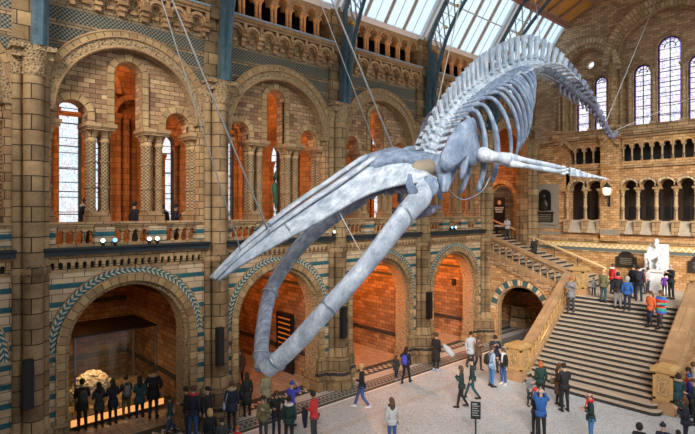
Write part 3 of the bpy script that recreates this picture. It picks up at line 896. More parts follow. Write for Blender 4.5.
# little gallery of small arches
def small_gallery(x0, x1, n):
    w = (x1 - x0) / n; a = MB(); a.prism(notch(x0, x1, 11.75, 12.4, [(x0 + w * (i + .5), w * .34, 11.82) for i in range(n)], 10), -.02, .3)
    for i in range(n): a.band(x0 + w * (i + .5), 11.82, w * .34, w * .46, -.06, 0, None, 10)
    a.box(x0, x1, -.08, .3, 10.62, 10.95)
    return a, w
for q, (x0, x1, n) in enumerate(((2.35, 4.65, 4), (5.80, 10.66, 9))):
    a, w = small_gallery(x0, x1, n); EW('wall_end', a, 'end_brick')
    b = MB(); b.box(x0 - .5, x1 + .5, .5, .6, 10.4, 12.6); b.box(x0 - .5, x0 - .02, .31, .5, 10.4, 12.6); EW('wall_end', b, 'void_shade')
    for i in range(n + 1):
        m = MB(); column(m, 0, .08, 10.95, 11.8, .055, 8, .14, .2); m.box(-.1, .1, -.03, .2, 11.74, 11.84)
        o = obj('colonnette', m, 'plain_shaft', None, (min(max(x0 + w * i, x0 + .05), x1 - .05), YE, 0))
        tag(o, 'small stone colonnette in the row of little arches ' + ('above the paired arches' if q == 0 else 'below the triple stained windows'), 'column', 'colonnettes ' + ('above the paired arches' if q == 0 else 'below the triple stained windows'))
# window wall
winL = [(3.28, .42, 16.1), (4.38, .40, 16.1)]
winC = [(6.80, .50, 16.25), (8.22, .62, 17.5), (9.64, .50, 16.25)]
outline = [(.0, 12.6), (16.4, 12.6), (16.4, 17.3), (14.0, 20.3), (8.2, 22.9), (2.4, 20.3), (0, 17.3)]
mb = MB(); mb.prism(outline, 0, .35, holes=[hole(3.78, 1.36, 12.98, 16.95, 24), hole(8.22, 2.74, 12.98, 16.9, 36)]); EW('wall_end', mb, 'upper_brick')
holes = [hole(cx, r, 13.0, zs, 16) for cx, r, zs in winL + winC] + [[(3.75 + .26 * math.cos(a * PI / 8), 17.35 + .26 * math.sin(a * PI / 8)) for a in range(16)]]
mb = MB(); mb.prism(outline, .36, .8, holes=holes); EW('wall_end', mb, 'upper_brick')
mb = MB(); mb.box(-1.5, .02, 0, .5, 12.6, 17.3); EW('wall_end', mb, 'wall_brick')
rg = MB(); rg2 = MB(); rg3 = MB()
rg.band(3.78, 16.95, 1.62, 1.95, -.30, 0, 16.6, 40); rg2.band(3.78, 16.95, 1.36, 1.62, -.14, 0, 12.98, 40)
rg.band(8.22, 16.9, 3.05, 3.45, -.34, 0, 16.6, 60); rg2.band(8.22, 16.9, 2.72, 3.05, -.16, 0, 12.8, 60)
for cx, cz, r, y in ((3.78, 16.95, 1.62, -.29), (3.78, 16.95, 1.32, -.14), (8.22, 16.9, 3.05, -.32), (8.22, 16.9, 2.72, -.15)):
    rg3.tube([(cx + r * math.cos(PI * i / 40), y, cz + r * math.sin(PI * i / 40)) for i in range(41)], .06, 6, up=(0, 1, 0))
for cx, r, zs in winL + winC: rg3.band(cx, zs, r, r + .14, .27, .36, 13.0, 20)
rg3.band(3.78, 16.95, 1.22, 1.36, .1, .36, 12.98, 30); rg3.band(8.22, 16.9, 2.58, 2.74, .1, .36, 12.98, 40)
rg3.lathe(0, 0, [(.26, -.08), (.36, -.08), (.36, .02), (.26, .02)], 20, T=Matrix.Translation((3.75, .36, 17.35)) @ Matrix.Rotation(PI / 2, 4, 'X'), cap=False)
EW('trim_14', rg, 'light_stone'); EW('trim_15', rg2, 'light_stone'); EW('trim_16', rg3, 'buff_stone')
mb = MB(); mb.box(1.5, 10.9, -.30, 0, 12.6, 12.98); mb.box(1.5, 10.9, -.36, 0, 12.95, 13.04); EW('trim_17', mb, 'buff_stone')
for cx, r, zs in winL + winC:
    f = MB(); f.band(cx, zs, r - .06, r + .02, .2, .3, 13.0, 18)
    for z in [13.0 + .62 * i for i in range(1, 7)]:
        if z < zs + r * .5: f.box(cx - r, cx + r, .22, .27, z, z + .04)
    if r > .45: f.box(cx - .02, cx + .02, .22, .27, 13, zs + r)
    f.band(cx, zs, r * .45, r * .52, .22, .27, None, 14)
    for q in range(1, 6): a = PI * q / 6; sweep_box(f, [(cx + r * .5 * math.cos(a), .245, zs + r * .5 * math.sin(a)), (cx + r * math.cos(a), .245, zs + r * math.sin(a))], .04, .03)
    w = struct('window_%d' % wi, f, 'ledge_dark', None, (0, YE + .35, 0)); wi += 1
    g = MB(); g.prism(hole(cx, r, 13.0, zs, 16), .23, .25); obj('pane', g, 'stained_glass', w)
    g = MB(); g.band(cx, zs, r - .11, r - .05, .20, .22, 13.0, 18); obj('border_pane', g, 'violet_glass', w, label='violet glass border')
g = MB(); g.lathe(0, 0, [(.26, 0), (.26, .02)], 16, T=Matrix.Translation((3.75, .6, 17.35)) @ Matrix.Rotation(PI / 2, 4, 'X')); w = struct('window_%d' % wi, g, 'leaded_glass', None, (0, YE, 0)); wi += 1
# tall columns framing the windows
def wcol(xs, r, z1, lab):
    t = thing('window_column', lab, 'column', (xs[0], YE + (.35 if xs[0] in (2.62, 3.83, 4.93, 5.68, 6.18, 7.45, 8.99) else 0), 0))
    s = MB(); c = MB(); b = MB()
    for x in xs:
        x -= xs[0]
        s.lathe(x, -.2, [(r, 13.2), (r, z1 - .5)], 12)
        for z in (14.3, 15.4): s.lathe(x, -.2, [(r, z - .06), (r * 1.2, z - .03), (r * 1.2, z + .03), (r, z + .06)], 12)
        c.lathe(x, -.2, [(r, z1 - .55), (r * 1.3, z1 - .5), (r * 1.1, z1 - .42), (r * 1.7, z1 - .12)], 12); c.box(x - r * 1.8, x + r * 1.8, -.2 - r * 1.8, 0, z1 - .12, z1)
        b.box(x - r * 1.5, x + r * 1.5, -.2 - r * 1.5, 0, 12.95, 13.2)
    obj('shaft', s, 'buff_stone', t); obj('capital', c, 'carved_stone', t); obj('base', b, 'buff_stone', t)
wcol([5.32], .24, 16.9, 'thick stone column between the paired and the triple stained windows')
wcol([4.93], .09, 16.7, 'slender shaft at the far side of the paired stained windows')
wcol([5.68], .10, 16.7, 'slender shaft at the near edge of the triple stained window group')
wcol([2.62], .12, 16.6, 'slender shaft at the corner side of the paired stained windows')
wcol([1.98, 2.28], .11, 16.9, 'pair of stone shafts left of the paired windows, behind the whale tail')
wcol([3.83], .08, 16.2, 'thin shaft between the two paired stained windows')
wcol([7.45], .10, 16.4, 'thin shaft between the first and the tall middle stained window')
wcol([8.99], .10, 16.4, 'thin shaft between the tall middle and the last stained window')
wcol([6.18], .10, 16.4, 'thin shaft beside the first window of the triple group')
wcol([11.12], .24, 16.9, 'thick stone column beyond the triple stained windows')

# niche memorial near the corner
t = thing('memorial_niche', 'grey stone memorial with dark bronze bust in a round headed niche on the end wall', 'memorial', (.9, YE, 0))
m = MB(); m.prism([(-.95, 7.0), (.95, 7.0), (.95, 9.75), (-.95, 9.75)], -.08, -.002, holes=[hole(0, .46, 7.95, 8.95, 14)]); obj('surround', m, 'stone_surround', t)
m = MB(); m.prism(hole(0, .46, 7.95, 8.95, 14), -.02, -.003); obj('recess', m, 'black_metal', t)
m = MB(); m.box(-.62, .62, -.16, -.08, 7.2, 7.8); m.box(-.68, .68, -.2, -.08, 7.78, 7.88); obj('tablet', m, 'bronze', t)
m = MB()
for r_ in range(4): m.box(-.5, .5, -.17, -.16, 7.3 + r_ * .12, 7.33 + r_ * .12)
obj('inscription', m, 'stone_surround', t)
m = MB(); m.ball((0, -.14, 8.9), (.13, .13, .17)); m.tube([(0, -.1, 8.78), (0, -.1, 8.6), (0, -.1, 8.35), (0, -.1, 7.98)], [(.06, .07), (.16, .1), (.30, .12), (.24, .1)], 10, up=(0, 1, 0)); obj('bust', m, 'bronze', t)
# landing plaques
for x, w2, lab in ((6.05, .52, 'dark round topped bronze plaque on the landing wall, between the stairs and the statue'), (9.85, .52, 'dark bronze plaque on the landing wall beyond the statue, at the photo edge')):
    t = thing('wall_plaque', lab, 'plaque', (x, YE, 0))
    m = MB(); m.prism([(-w2 - .08, 4.5), (w2 + .08, 4.5), (w2 + .08, 5.15)] + [(.42 * math.cos(a * PI / 10), 5.2 + .30 * math.sin(a * PI / 10)) for a in range(11)] + [(-w2 - .08, 5.15)], -.07, -.002); obj('frame', m, 'dark_wood', t)
    m = MB(); m.prism([(-w2, 4.58), (w2, 4.58), (w2, 5.1)] + [(.36 * math.cos(a * PI / 10), 5.15 + .25 * math.sin(a * PI / 10)) for a in range(11)] + [(-w2, 5.1)], -.09, -.07); obj('panel', m, 'bronze', t)
    m = MB()
    for q in range(4): m.box(-.3 - .05 * (q % 2), .3 + .05 * (q % 2), -.095, -.09, 4.72 + q * .11, 4.75 + q * .11)
    obj('inscription', m, 'stone_surround', t)
# wall lantern on the pilaster
t = thing('wall_lantern', 'lit glass lantern on a dark iron bracket on the end wall pilaster', 'lamp', (5.22, YE - .38, 0))
m = MB(); m.box(-.05, .05, -.04, 0, 8.2, 9.0); m.tube([(0, -.02, 8.3), (0, -.25, 8.35), (0, -.38, 8.55), (0, -.38, 8.8)], .03, 6); m.lathe(0, -.38, [(.05, 8.78), (.2, 8.84), (.2, 8.88), (.05, 8.9)], 8); obj('bracket', m, 'black_metal', t)
m = MB(); m.lathe(0, -.38, [(.13, 8.9), (.24, 9.05), (.24, 9.35), (.12, 9.5)], 12); obj('globe', m, 'lamp_glow', t)
m = MB(); m.lathe(0, -.38, [(.26, 9.34), (.24, 9.42), (.08, 9.58), (.03, 9.7)], 12)
for a in range(6): m.tube([(.25 * math.cos(a * PI / 3), -.38 + .25 * math.sin(a * PI / 3), 9.05), (.25 * math.cos(a * PI / 3), -.38 + .25 * math.sin(a * PI / 3), 9.36)], .012, 4)
obj('cap', m, 'black_metal', t)
lamp('lantern_light', 'POINT', (5.22, YE - 1.1, 9.3), 16, (1, .72, .38), .15)

# ------------------------------------------------------------------ landing, main stair, side flight
YF, YL, ZL, NS = 22.3, 27.3, 3.5, 20
XS0, XS1 = 5.55, 10.75
# solid bay 5 wall of the left side, at stair head
m = MB(); m.prism([(.35, 0), (6, 0), (6, 3.0), (.35, 5.2)], 0, .5); w = struct('wall_left', m, 'end_brick', None, (-3.6, PY[5], 0), R90)
st = MB(); rs = MB(); run = (YL - YF) / NS; rise = ZL / NS
for i in range(NS):
    y0 = YF + run * i; z0 = rise * i
    if i < 2:   # lowest steps run out in front of the newels with rounded ends
        ex = .38 - .15 * i
        pts = [(XS0 - .35, y0 - .0), (XS1 + .35, y0)]
        poly = [(XS0 - ex + .35 - .35 * math.cos(a * PI / 16), y0 - .25 + .35 - .35 * math.sin(a * PI / 16)) for a in range(9)] + [(XS1 + ex - .35 + .35 * math.sin(a * PI / 16), y0 - .25 + .35 - .35 * math.cos(a * PI / 16)) for a in range(9)] + [(XS1 + ex, YF + 1.2), (XS0 - ex, YF + 1.2)]
        T = Matrix(((1, 0, 0, 0), (0, 0, 1, 0), (0, 1, 0, 0), (0, 0, 0, 1)))
        rs.prism(poly, z0, z0 + rise - .045, T=T); st.prism(poly, z0 + rise - .045, z0 + rise, T=T)
    else:
        rs.box(XS0, XS1, y0 + .04, YL, z0, z0 + rise - .045)
        st.box(XS0 - .02, XS1 + .02, y0, y0 + run + .06, z0 + rise - .05, z0 + rise)
g = thing('grand_staircase', 'wide main staircase with pale treads and dark risers up to the statue landing', 'stairs', (8.15, YF, 0))
def sub(mb):   # shift a builder into a thing's own frame
    return mb
def setloc(mb, t):
    for p in mb.v: p -= t.location
    return mb
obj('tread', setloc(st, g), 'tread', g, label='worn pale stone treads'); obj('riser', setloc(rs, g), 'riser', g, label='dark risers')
# landing
m = MB(); m.box(5.3, 14.5, YL, YE, 3.2, ZL); m.box(5.3, 14.5, YL + .3, YE, 0, 3.2); struct('floor_landing', m, 'tread')['kind'] = 'structure'
def newel(loc, z0, z1, w, lab, dp=None):
    dp = dp or w
    t = thing('newel_post', lab, 'newel post', loc); h = z1 - z0
    a = MB(); a.box(-w / 2 - .08, w / 2 + .08, -dp / 2 - .08, dp / 2 + .08, 0, h * .2); a.box(-w / 2 - .04, w / 2 + .04, -dp / 2 - .04, dp / 2 + .04, h * .2, h * .26); obj('plinth', a, 'gold_stone', t)
    b = MB(); b.box(-w / 2, w / 2, -dp / 2, dp / 2, h * .26, h * .86)
    for z in (h * .28, h * .80):
        b.box(-w / 2 - .02, w / 2 + .02, -dp / 2 - .02, dp / 2 + .02, z, z + h * .05)
    for sx in (-1, 1):
        for sy in (-1, 1): b.box(sx * (w / 2 - .03) - .05, sx * (w / 2 - .03) + .05, sy * (dp / 2 - .03) - .05, sy * (dp / 2 - .03) + .05, h * .26, h * .86)
    obj('shaft', b, 'stair_rail', t)
    c = MB()
    for s in (-1, 1):
        c.box(-w * .32, w * .32, s * dp / 2 - .005, s * dp / 2 + .005, h * .36, h * .78); c.ball((0, s * dp / 2, h * .57), (w * .16, .05, h * .13)); c.box(s * w / 2 - .005, s * w / 2 + .005, -dp * .32, dp * .32, h * .36, h * .78); c.ball((s * w / 2, 0, h * .57), (.05, dp * .16, h * .13))
    obj('carved_panel', c, 'terracotta_carved', t, label='panel with carved relief')
    d = MB(); d.box(-w / 2 - .1, w / 2 + .1, -dp / 2 - .1, dp / 2 + .1, h * .88, h * .95); d.box(-w / 2 - .05, w / 2 + .05, -dp / 2 - .05, dp / 2 + .05, h * .85, h * .88)
    d.prism([(-w / 2 - .06, h * .95), (w / 2 + .06, h * .95), (w / 2 - .1, h), (-w / 2 + .1, h)], -dp / 2 - .06, dp / 2 + .06); obj('cap', d, 'stair_rail', t)
    return t
newel((5.14, 22.25, 0), 0, 1.72, .72, 'carved stone newel at the foot of the main stairs nearer the arcade')
newel((11.12, 22.95, 0), 0, 1.85, .66, 'carved stone newel at the foot of the main stairs beside the brown boots visitor')
newel((5.75, 27.55, 3.4), 3.4, 4.98, .62, 'stone newel on the landing where the side flight meets the main stairs')
newel((11.2, 27.6, 3.4), 3.4, 4.98, .62, 'stone newel at the top of the main stairs near the photo edge')
def slope_balustrade(lab, x, y0, y1, z0, z1, wd, n, side):
    """balustrade along y; z0,z1 = base heights, 1.25 tall"""
    t = thing('stair_balustrade', lab, 'balustrade', (x, y0, z0)); L = y1 - y0; H = z1 - z0
    def slab(a, b, ww):
        m = MB(); v = []
        for (yy, zz) in ((0, 0), (L, H)):
            for sx in (-1, 1):
                for q in (a, b): v.append((sx * ww / 2, yy, zz + q))
        m.add(v, [(0, 1, 3, 2), (4, 6, 7, 5), (0, 4, 5, 1), (2, 3, 7, 6), (0, 2, 6, 4), (1, 5, 7, 3)]); return m
    a = slab(1.02, 1.16, wd + .1); obj('handrail', a, 'gold_stone', t)
    obj('coping', slab(1.16, 1.22, wd), 'gold_stone', t)
    obj('base_rail', slab(-.12, .22, wd), 'gold_stone', t)
    for i in range(n):
        yy = L * (i + .5) / n; zz = H * (i + .5) / n
        m = MB(); m.lathe(0, yy, [(.10, zz + .15), (.10, zz + .28), (.065, zz + .33), (.085, zz + .5), (.055, zz + .72), (.10, zz + .85), (.10, zz + 1.06)], 8); obj('baluster', m, 'stair_rail', t)
    sp = MB()
    for i in range(n):
        yy = L * i / n; zz = H * i / n; w_ = L / n
        T = Matrix(((0, 1, 0, 0), (1, 0, 0, yy), (0, 0, 1, zz), (0, 0, 0, 1)))
        sp.band(w_ / 2, .72 + H / n / 2, w_ * .36, w_ * .5, -.09, .09, None, 8, T=T)
    obj('arcading', sp, 'stair_rail', t)
    return t
slope_balustrade('sloping stone balustrade on the alcove side of the main stairs', 5.28, 22.85, 27.3, .45, 3.5, .42, 14, 1)
slope_balustrade('sloping stone balustrade on the photo edge side of the main stairs', 11.1, 23.35, 27.3, .75, 3.5, .55, 13, -1)
# stair cheek walls
for x, w_ in ((5.28, .40), (11.1, .52)):
    m = MB(); m.add([(x - w_ / 2, 22.6, 0), (x + w_ / 2, 22.6, 0), (x - w_ / 2, 27.6, 0), (x + w_ / 2, 27.6, 0), (x - w_ / 2, 22.6, .3), (x + w_ / 2, 22.6, .3), (x - w_ / 2, 27.6, 3.75), (x + w_ / 2, 27.6, 3.75)],
        [(0, 1, 3, 2), (4, 6, 7, 5), (0, 2, 6, 4), (1, 5, 7, 3), (0, 4, 5, 1), (2, 3, 7, 6)]); struct('wall_stair', m, 'end_brick')
# brass handrails on the balustrades' inner side
for x, lab in ((5.62, 'thin brass handrail on the alcove side of the main stairs'), (10.72, 'thin brass handrail on the far edge side of the main stairs')):
    t = thing('brass_handrail', lab, 'handrail', (x, 22.9, 0))
    m = MB(); m.tube([(0, 0, 1.25), (0, 4.4, 4.32)], .028, 8); obj('rail', m, 'brass_rail', t)
    for i in range(5):
        m = MB(); y = .15 + i * 1.02; m.tube([(0, y, 1.25 + y * .70 - .02), (0, y, .45 + y * .7)], .014, 6); obj('bracket_post', m, 'brass_rail', t)

# side flight: rises from the landing at x = 5.3 toward the left wall (x = -3.3)
XA, XB, ZB = 5.3, -3.3, 6.6; NF = 18
sf = thing('side_stair_flight', 'side flight with pale treads rising from the landing to the doorway with the dark banner', 'stairs', (XA, 30.4, ZL))
st = MB(); rs = MB(); run = (XA - XB) / NF; rise = (ZB - ZL) / NF
for i in range(NF):
    x1 = XA - run * i; z0 = ZL + rise * i
    rs.box(XB - .5, x1 - .06, 27.75, YE - .02, max(z0 - .6, 3.2), z0 + rise - .05) if i else rs.box(XB - .5, x1 - .06, 27.75, YE - .02, 3.2, z0 + rise - .05)
    st.box(x1 - run - .05, x1, 27.75, YE - .02, z0 + rise - .05, z0 + rise)
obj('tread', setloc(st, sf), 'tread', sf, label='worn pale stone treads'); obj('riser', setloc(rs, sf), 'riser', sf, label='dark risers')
# landing at the stair head
m = MB(); m.box(-8.5, XB, 27.5, YE + .5, 6.2, 6.6); struct('floor_stair_head', m, 'alcove_tiles')['kind'] = 'structure'
# wall under the flight facing the hall, with an arched doorway
def zf(x): return ZL + (XA - x) * (ZB - ZL) / (XA - XB)
pts = [(-3.5, 0), (.87, 0)] + arch(2.42, 1.55, 2.05, 20) + [(3.97, 0), (5.25, 0), (5.25, zf(5.25) - .25), (-3.5, zf(-3.5) - .25)]
m = MB(); m.prism(pts, 0, .45); w = struct('wall_stair', m, 'end_brick', None, (0, 27.3, 0))
m = MB()
for i in range(17):
    a0 = PI * i / 17; a1 = PI * (i + .93) / 17
    m.band(2.42, 2.05, 1.55, 1.9, -.04, .2, None, 3, a0=a0, a1=a1, mi=i % 2)
struct('trim_18', m, ['light_stone', 'teal_stone'], w)
m = MB(); m.band(2.42, 2.05, 1.45, 1.57, .05, .4, 0, 20); m.band(2.42, 2.05, 1.9, 1.98, -.08, .02, None, 24); struct('trim_19', m, 'buff_stone', w)
m = MB(); m.box(-.5, 5.25, 5.2, 5.3, 0, 3.3); struct('wall_doorway_back', m, 'alcove_brick', None, (0, 27.3, 0))['kind'] = 'structure'
# stepped string under the balustrade
m = MB()
for i in range(22):
    x = 5.2 - i * .25; z = zf(x) - .1; m.box(x - .25, x, -.08, 0, z - .28, z + .05)
    m.box(x - .18, x - .02, -.14, 0, z - .05, z + .05)
struct('trim_20', m, 'buff_stone', w)
t = thing('stair_balustrade', 'sloping stone balustrade of the side flight, pierced with small round arches above the dark doorway', 'balustrade', (XA, 27.45, ZL))
L = 5.6; H = (ZB - ZL) / (XA - XB) * L
def slabx(a, b, ww):
    m = MB(); v = []
    for (xx, zz) in ((0, 0), (-L, H)):
        for sy in (-1, 1):
            for q in (a, b): v.append((xx, sy * ww / 2, zz + q))
    m.add(v, [(0, 1, 3, 2), (4, 6, 7, 5), (0, 4, 5, 1), (2, 3, 7, 6), (0, 2, 6, 4), (1, 5, 7, 3)]); return m
obj('handrail', slabx(1.04, 1.2, .42), 'gold_stone', t); obj('base_rail', slabx(-.1, .22, .38), 'gold_stone', t)
n = 13
for i in range(n + 1):
    xx = -L * i / n; zz = H * i / n
    if not i: continue
    m = MB(); m.lathe(xx, 0, [(.09, zz + .1), (.055, zz + .3), (.05, zz + .62), (.09, zz + .74)], 8); obj('baluster', m, 'buff_stone', t)
pa = MB()
for i in range(n):
    x0, x1 = -L * (i + 1) / n, -L * i / n; zc = H * (i + .5) / n; w_ = (x1 - x0); k = H / L
    top_ = lambda x: -x * k + 1.06
    poly = [(x0, -x0 * k + .72)] + [(x0 + w_ * .5 - w_ * .34 * math.cos(PI * q / 8), zc + .74 + w_ * .34 * math.sin(PI * q / 8)) for q in range(9)] + [(x1, -x1 * k + .72), (x1, top_(x1)), (x0, top_(x0))]
    pa.prism(poly, -.12, .12)
obj('arcading', pa, 'buff_stone', t)
# wall handrail of the side flight
t = thing('brass_handrail', 'long gilt handrail on dark posts along the end wall beside the side flight', 'handrail', (XA - .4, 32.9, ZL))
m = MB(); k = (ZB - ZL) / (XA - XB); m.tube([(.15, 0, .85), (0, 0, .95), (-8.0, 0, .95 + 8.0 * k)], .07, 8); obj('rail', m, 'pale_rail', t)
for i in range(6):
    m = MB(); x = -.05 - i * 1.55; m.tube([(x, 0, -x * k + .1), (x, 0, -x * k + .95)], .028, 6); obj('post', m, 'black_metal', t)
# left wall at the stair head: tall arch with shafts, room beyond with a banner and a doorway
m = MB(); m.prism([(.35, 4.6), (6.0, 4.6), (6.0, 7.62), (5.17, 7.62), (5.17, 4.61), (.87, 4.61), (.87, 7.62), (.35, 7.62)], 0, .5); struct('wall_left', m, 'pier_stone', None, (0, PY[5], 0), R90)
m = MB(); m.box(-6.2, -5.8, 27.3, YE, 6.6, 15.3); m.box(-6, -.2, 27.12, 27.5, 6.9, 15.3); struct('wall_stair_side', m, 'alcove_brick')['kind'] = 'structure'
m = MB(); m.prism([(-6, 6.55), (.1, 6.55), (.1, 15.3), (-6, 15.3)], -.02, .4, holes=[hole(-2.4, 1.0, 6.62, 8.9, 18)]); w = struct('wall_end', m, 'alcove_brick', None, (0, YE, 0))
m = MB(); m.band(-2.4, 8.9, 1.0, 1.3, -.1, .1, 6.6, 20); m.band(-2.4, 8.9, .85, 1.0, .1, .3, 6.6, 20); struct('arch_ring', m, 'archivolt', w)
m = MB(); m.box(-4.5, -.5, 2.2, 2.4, 6.2, 11); struct('door_3', m, 'alcove_brick', w)
m = MB(); m.box(-6, 0, .4, 2.4, 6.3, 6.58); struct('doorway_floor', m, 'alcove_tiles', w)
m = MB(); m.box(-8.5, 0, 27.3, YE + .5, 15.25, 15.45); struct('ceiling_stair_head', m, 'alcove_brick')['kind'] = 'structure'
# ------------------------------------------------------------------ whale skeleton
WX = 8.2
wh = thing('whale_skeleton', 'huge pale blue-grey whale skeleton with open jaws hanging head down over the hall', 'skeleton', (WX, 11.6, 9.2))
WO = Vector((WX, 11.6, 9.2))
def wpart(name, mb, mat, parent=None, label=None):
    for p in mb.v: p -= WO
    return obj(name, mb, mat, parent or wh, label=label)
TIP = Vector((0, 5.0, 6.60)); REAR = Vector((0, 11.5, 9.20))
ax = (REAR - TIP).normalized(); up = Vector((0, -ax.z, ax.y)); HL = (REAR - TIP).length
ROLL = math.radians(6)
def sk(s_, x, h):
    w = min(1, max(0, s_) * 1.5)
    r = ROLL * w; x, h = x * math.cos(r) + h * math.sin(r), -x * math.sin(r) + h * math.cos(r)
    return Vector((WX + x, 0, 0)) + TIP + ax * (s_ * HL) + up * (h + .34 * math.sin(PI * min(1, max(0, s_)) ** .8))
def interp(tab, s_):
    for (a, va), (b, vb) in zip(tab, tab[1:]):
        if s_ <= b:
            t = (s_ - a) / (b - a); t = t * t * (3 - 2 * t) if False else t
            return va + (vb - va) * t
    return tab[-1][1]
Wd = [(0, .05), (.06, .19), (.15, .30), (.3, .42), (.45, .50), (.6, .60), (.7, .76), (.78, 1.04), (.84, 1.26), (.87, 1.24), (.90, .85), (1, .4)]
Rg = [(0, .03), (.1, .10), (.3, .24), (.5, .42), (.62, .60), (.72, .78), (.8, .76), (.9, .60), (1, .5)]      # height of the dorsal ridge
Eg = [(0, -.02), (.2, -.07), (.4, -.06), (.6, .04), (.75, .08), (.84, -.02), (1, 0)]    # height of the side edges
Kl = [(0, -.05), (.2, -.10), (.5, -.08), (.75, -.12), (.9, -.2), (1, -.2)]
# upper jaw halves: from the nasal gap out to the thin lateral edge, hollow underneath
def maxilla(sg):
    m = MB(); n = 36; cols = []
    for i in range(n + 1):
        s_ = i / n * .90
        w = interp(Wd, s_); r = interp(Rg, s_); e = interp(Eg, s_); k = interp(Kl, s_)
        g = .08 + .10 * max(0, min(1, s_ / .3)); g = min(g, w * .5)
        prof = [(g, r * .86), (g + (w - g) * .25, r * .78), (g + (w - g) * .5, r * .50 + e * .15), (g + (w - g) * .78, r * .16 + e * .7), (w, e), (w * .98, e - .06), (w * .7, e * .7 + k * .3), (w * .35, k * .8), (g * .6, k)]
        cols.append([sk(s_ - .03 * (x / max(w, .01)) * 0, sg * x, h + .02 * math.sin(9 * s_ + 4 * x)) for x, h in prof])
    c = len(cols[0]); vs = [p for q in cols for p in q]; fs = []
    for i in range(n):
        for k in range(c):
            k2 = (k + 1) % c; fs.append((i * c + k, i * c + k2, (i + 1) * c + k2, (i + 1) * c + k))
    fs += [tuple(range(c)), tuple(n * c + k for k in range(c))]
    m.add(vs, fs, smooth=True); return m
for sg in (-1, 1):
    wpart('maxilla', maxilla(sg), 'bone_light')
    m = MB(); pts = []; rad = []
    for i in range(20):
        s_ = .0 + i / 19 * .74
        g = .055 + .16 * math.sin(min(1, s_ / .5) * PI / 2) * (1 if s_ < .5 else 1 - (s_ - .5) * .6); pts.append(sk(s_ - .012, sg * g, interp(Rg, s_) * .92 + .03)); rad.append((.035 + .075 * math.sin(PI * min(1, .1 + s_ * 1.05)), .04 + .04 * s_))
    m.tube(pts, rad, 8, up=up); wpart('premaxilla', m, 'bone_light')
    # lateral plate above the eye and the cheek process beside the joint
    m = MB(); m.tube([sk(.97, sg * .30, .32), sk(.97, sg * .70, .24), sk(.945, sg * 1.02, .06), sk(.91, sg * 1.2, -.18), sk(.88, sg * 1.3, -.42)], [(.20, .22), (.23, .25), (.22, .22), (.16, .18), (.07, .09)], 12, up=(1, .2, 0)); wpart('cheek_process', m, 'bone_blue')
    m = MB(); m.tube([sk(.72, sg * .45, -.10), sk(.80, sg * .6, -.22), sk(.88, sg * .6, -.3), sk(.95, sg * .5, -.3)], [(.10, .12), (.22, .16), (.24, .16), (.1, .12)], 10, up=up); wpart('palate_bone', m, 'bone_dark')
    m = MB(); m.tube([sk(.90, sg * .8, -.25), sk(.925, sg * .85, -.5), sk(.93, sg * .9, -.75)], [.12, .08, .05], 8); m.ball(sk(.95, sg * .85, -.42), (.13, .15, .12)); wpart('ear_bone', m, 'bone_blue')
# braincase
m = MB(); m.tube([sk(.66, 0, .44), sk(.74, 0, .60), sk(.82, 0, .52), sk(.9, 0, .22), sk(.97, 0, .12), sk(1.02, 0, .0), sk(1.05, 0, -.05)], [(.30, .14), (.50, .24), (.62, .34), (.74, .40), (.78, .42), (.50, .34), (.2, .2)], 18, up=up); wpart('braincase', m, 'bone_blue')
m = MB()
for sg in (-1, 1): m.ball(sk(1.05, sg * .16, -.12), (.15, .14, .18))
wpart('neck_joint_knobs', m, 'bone_light')
m = MB(); m.tube([sk(.02, 0, -.05), sk(.3, 0, -.10), sk(.5, 0, -.06), sk(.7, 0, .15)], [(.04, .04), (.08, .08), (.12, .1), (.2, .14)], 10, up=up); wpart('vomer', m, 'bone_blue')
m = MB(); m.tube([sk(.05, 0, -.08), sk(.4, 0, -.1), sk(.75, 0, -.2), sk(.95, 0, -.3)], [(.03, .03), (.06, .06), (.12, .12), (.2, .15)], 10, up=up); wpart('palate_keel', m, 'bone_dark')
plain('old_bone', (.34, .29, .22), .6, 0, .4, 4)
bone('jaw_bone', (.24, .30, .38), (.42, .49, .59), (.62, .69, .78), 1.6)
for sg in (-1, 1):
    m = MB(); m.tube([sk(.80, sg * .60, .20), sk(.86, sg * .66, .22), sk(.92, sg * .70, .18), sk(.96, sg * .70, .12)], [(.10, .12), (.22, .24), (.22, .24), (.10, .12)], 10, up=up); wpart('temple_bone', m, 'old_bone', label='brownish temple bone')
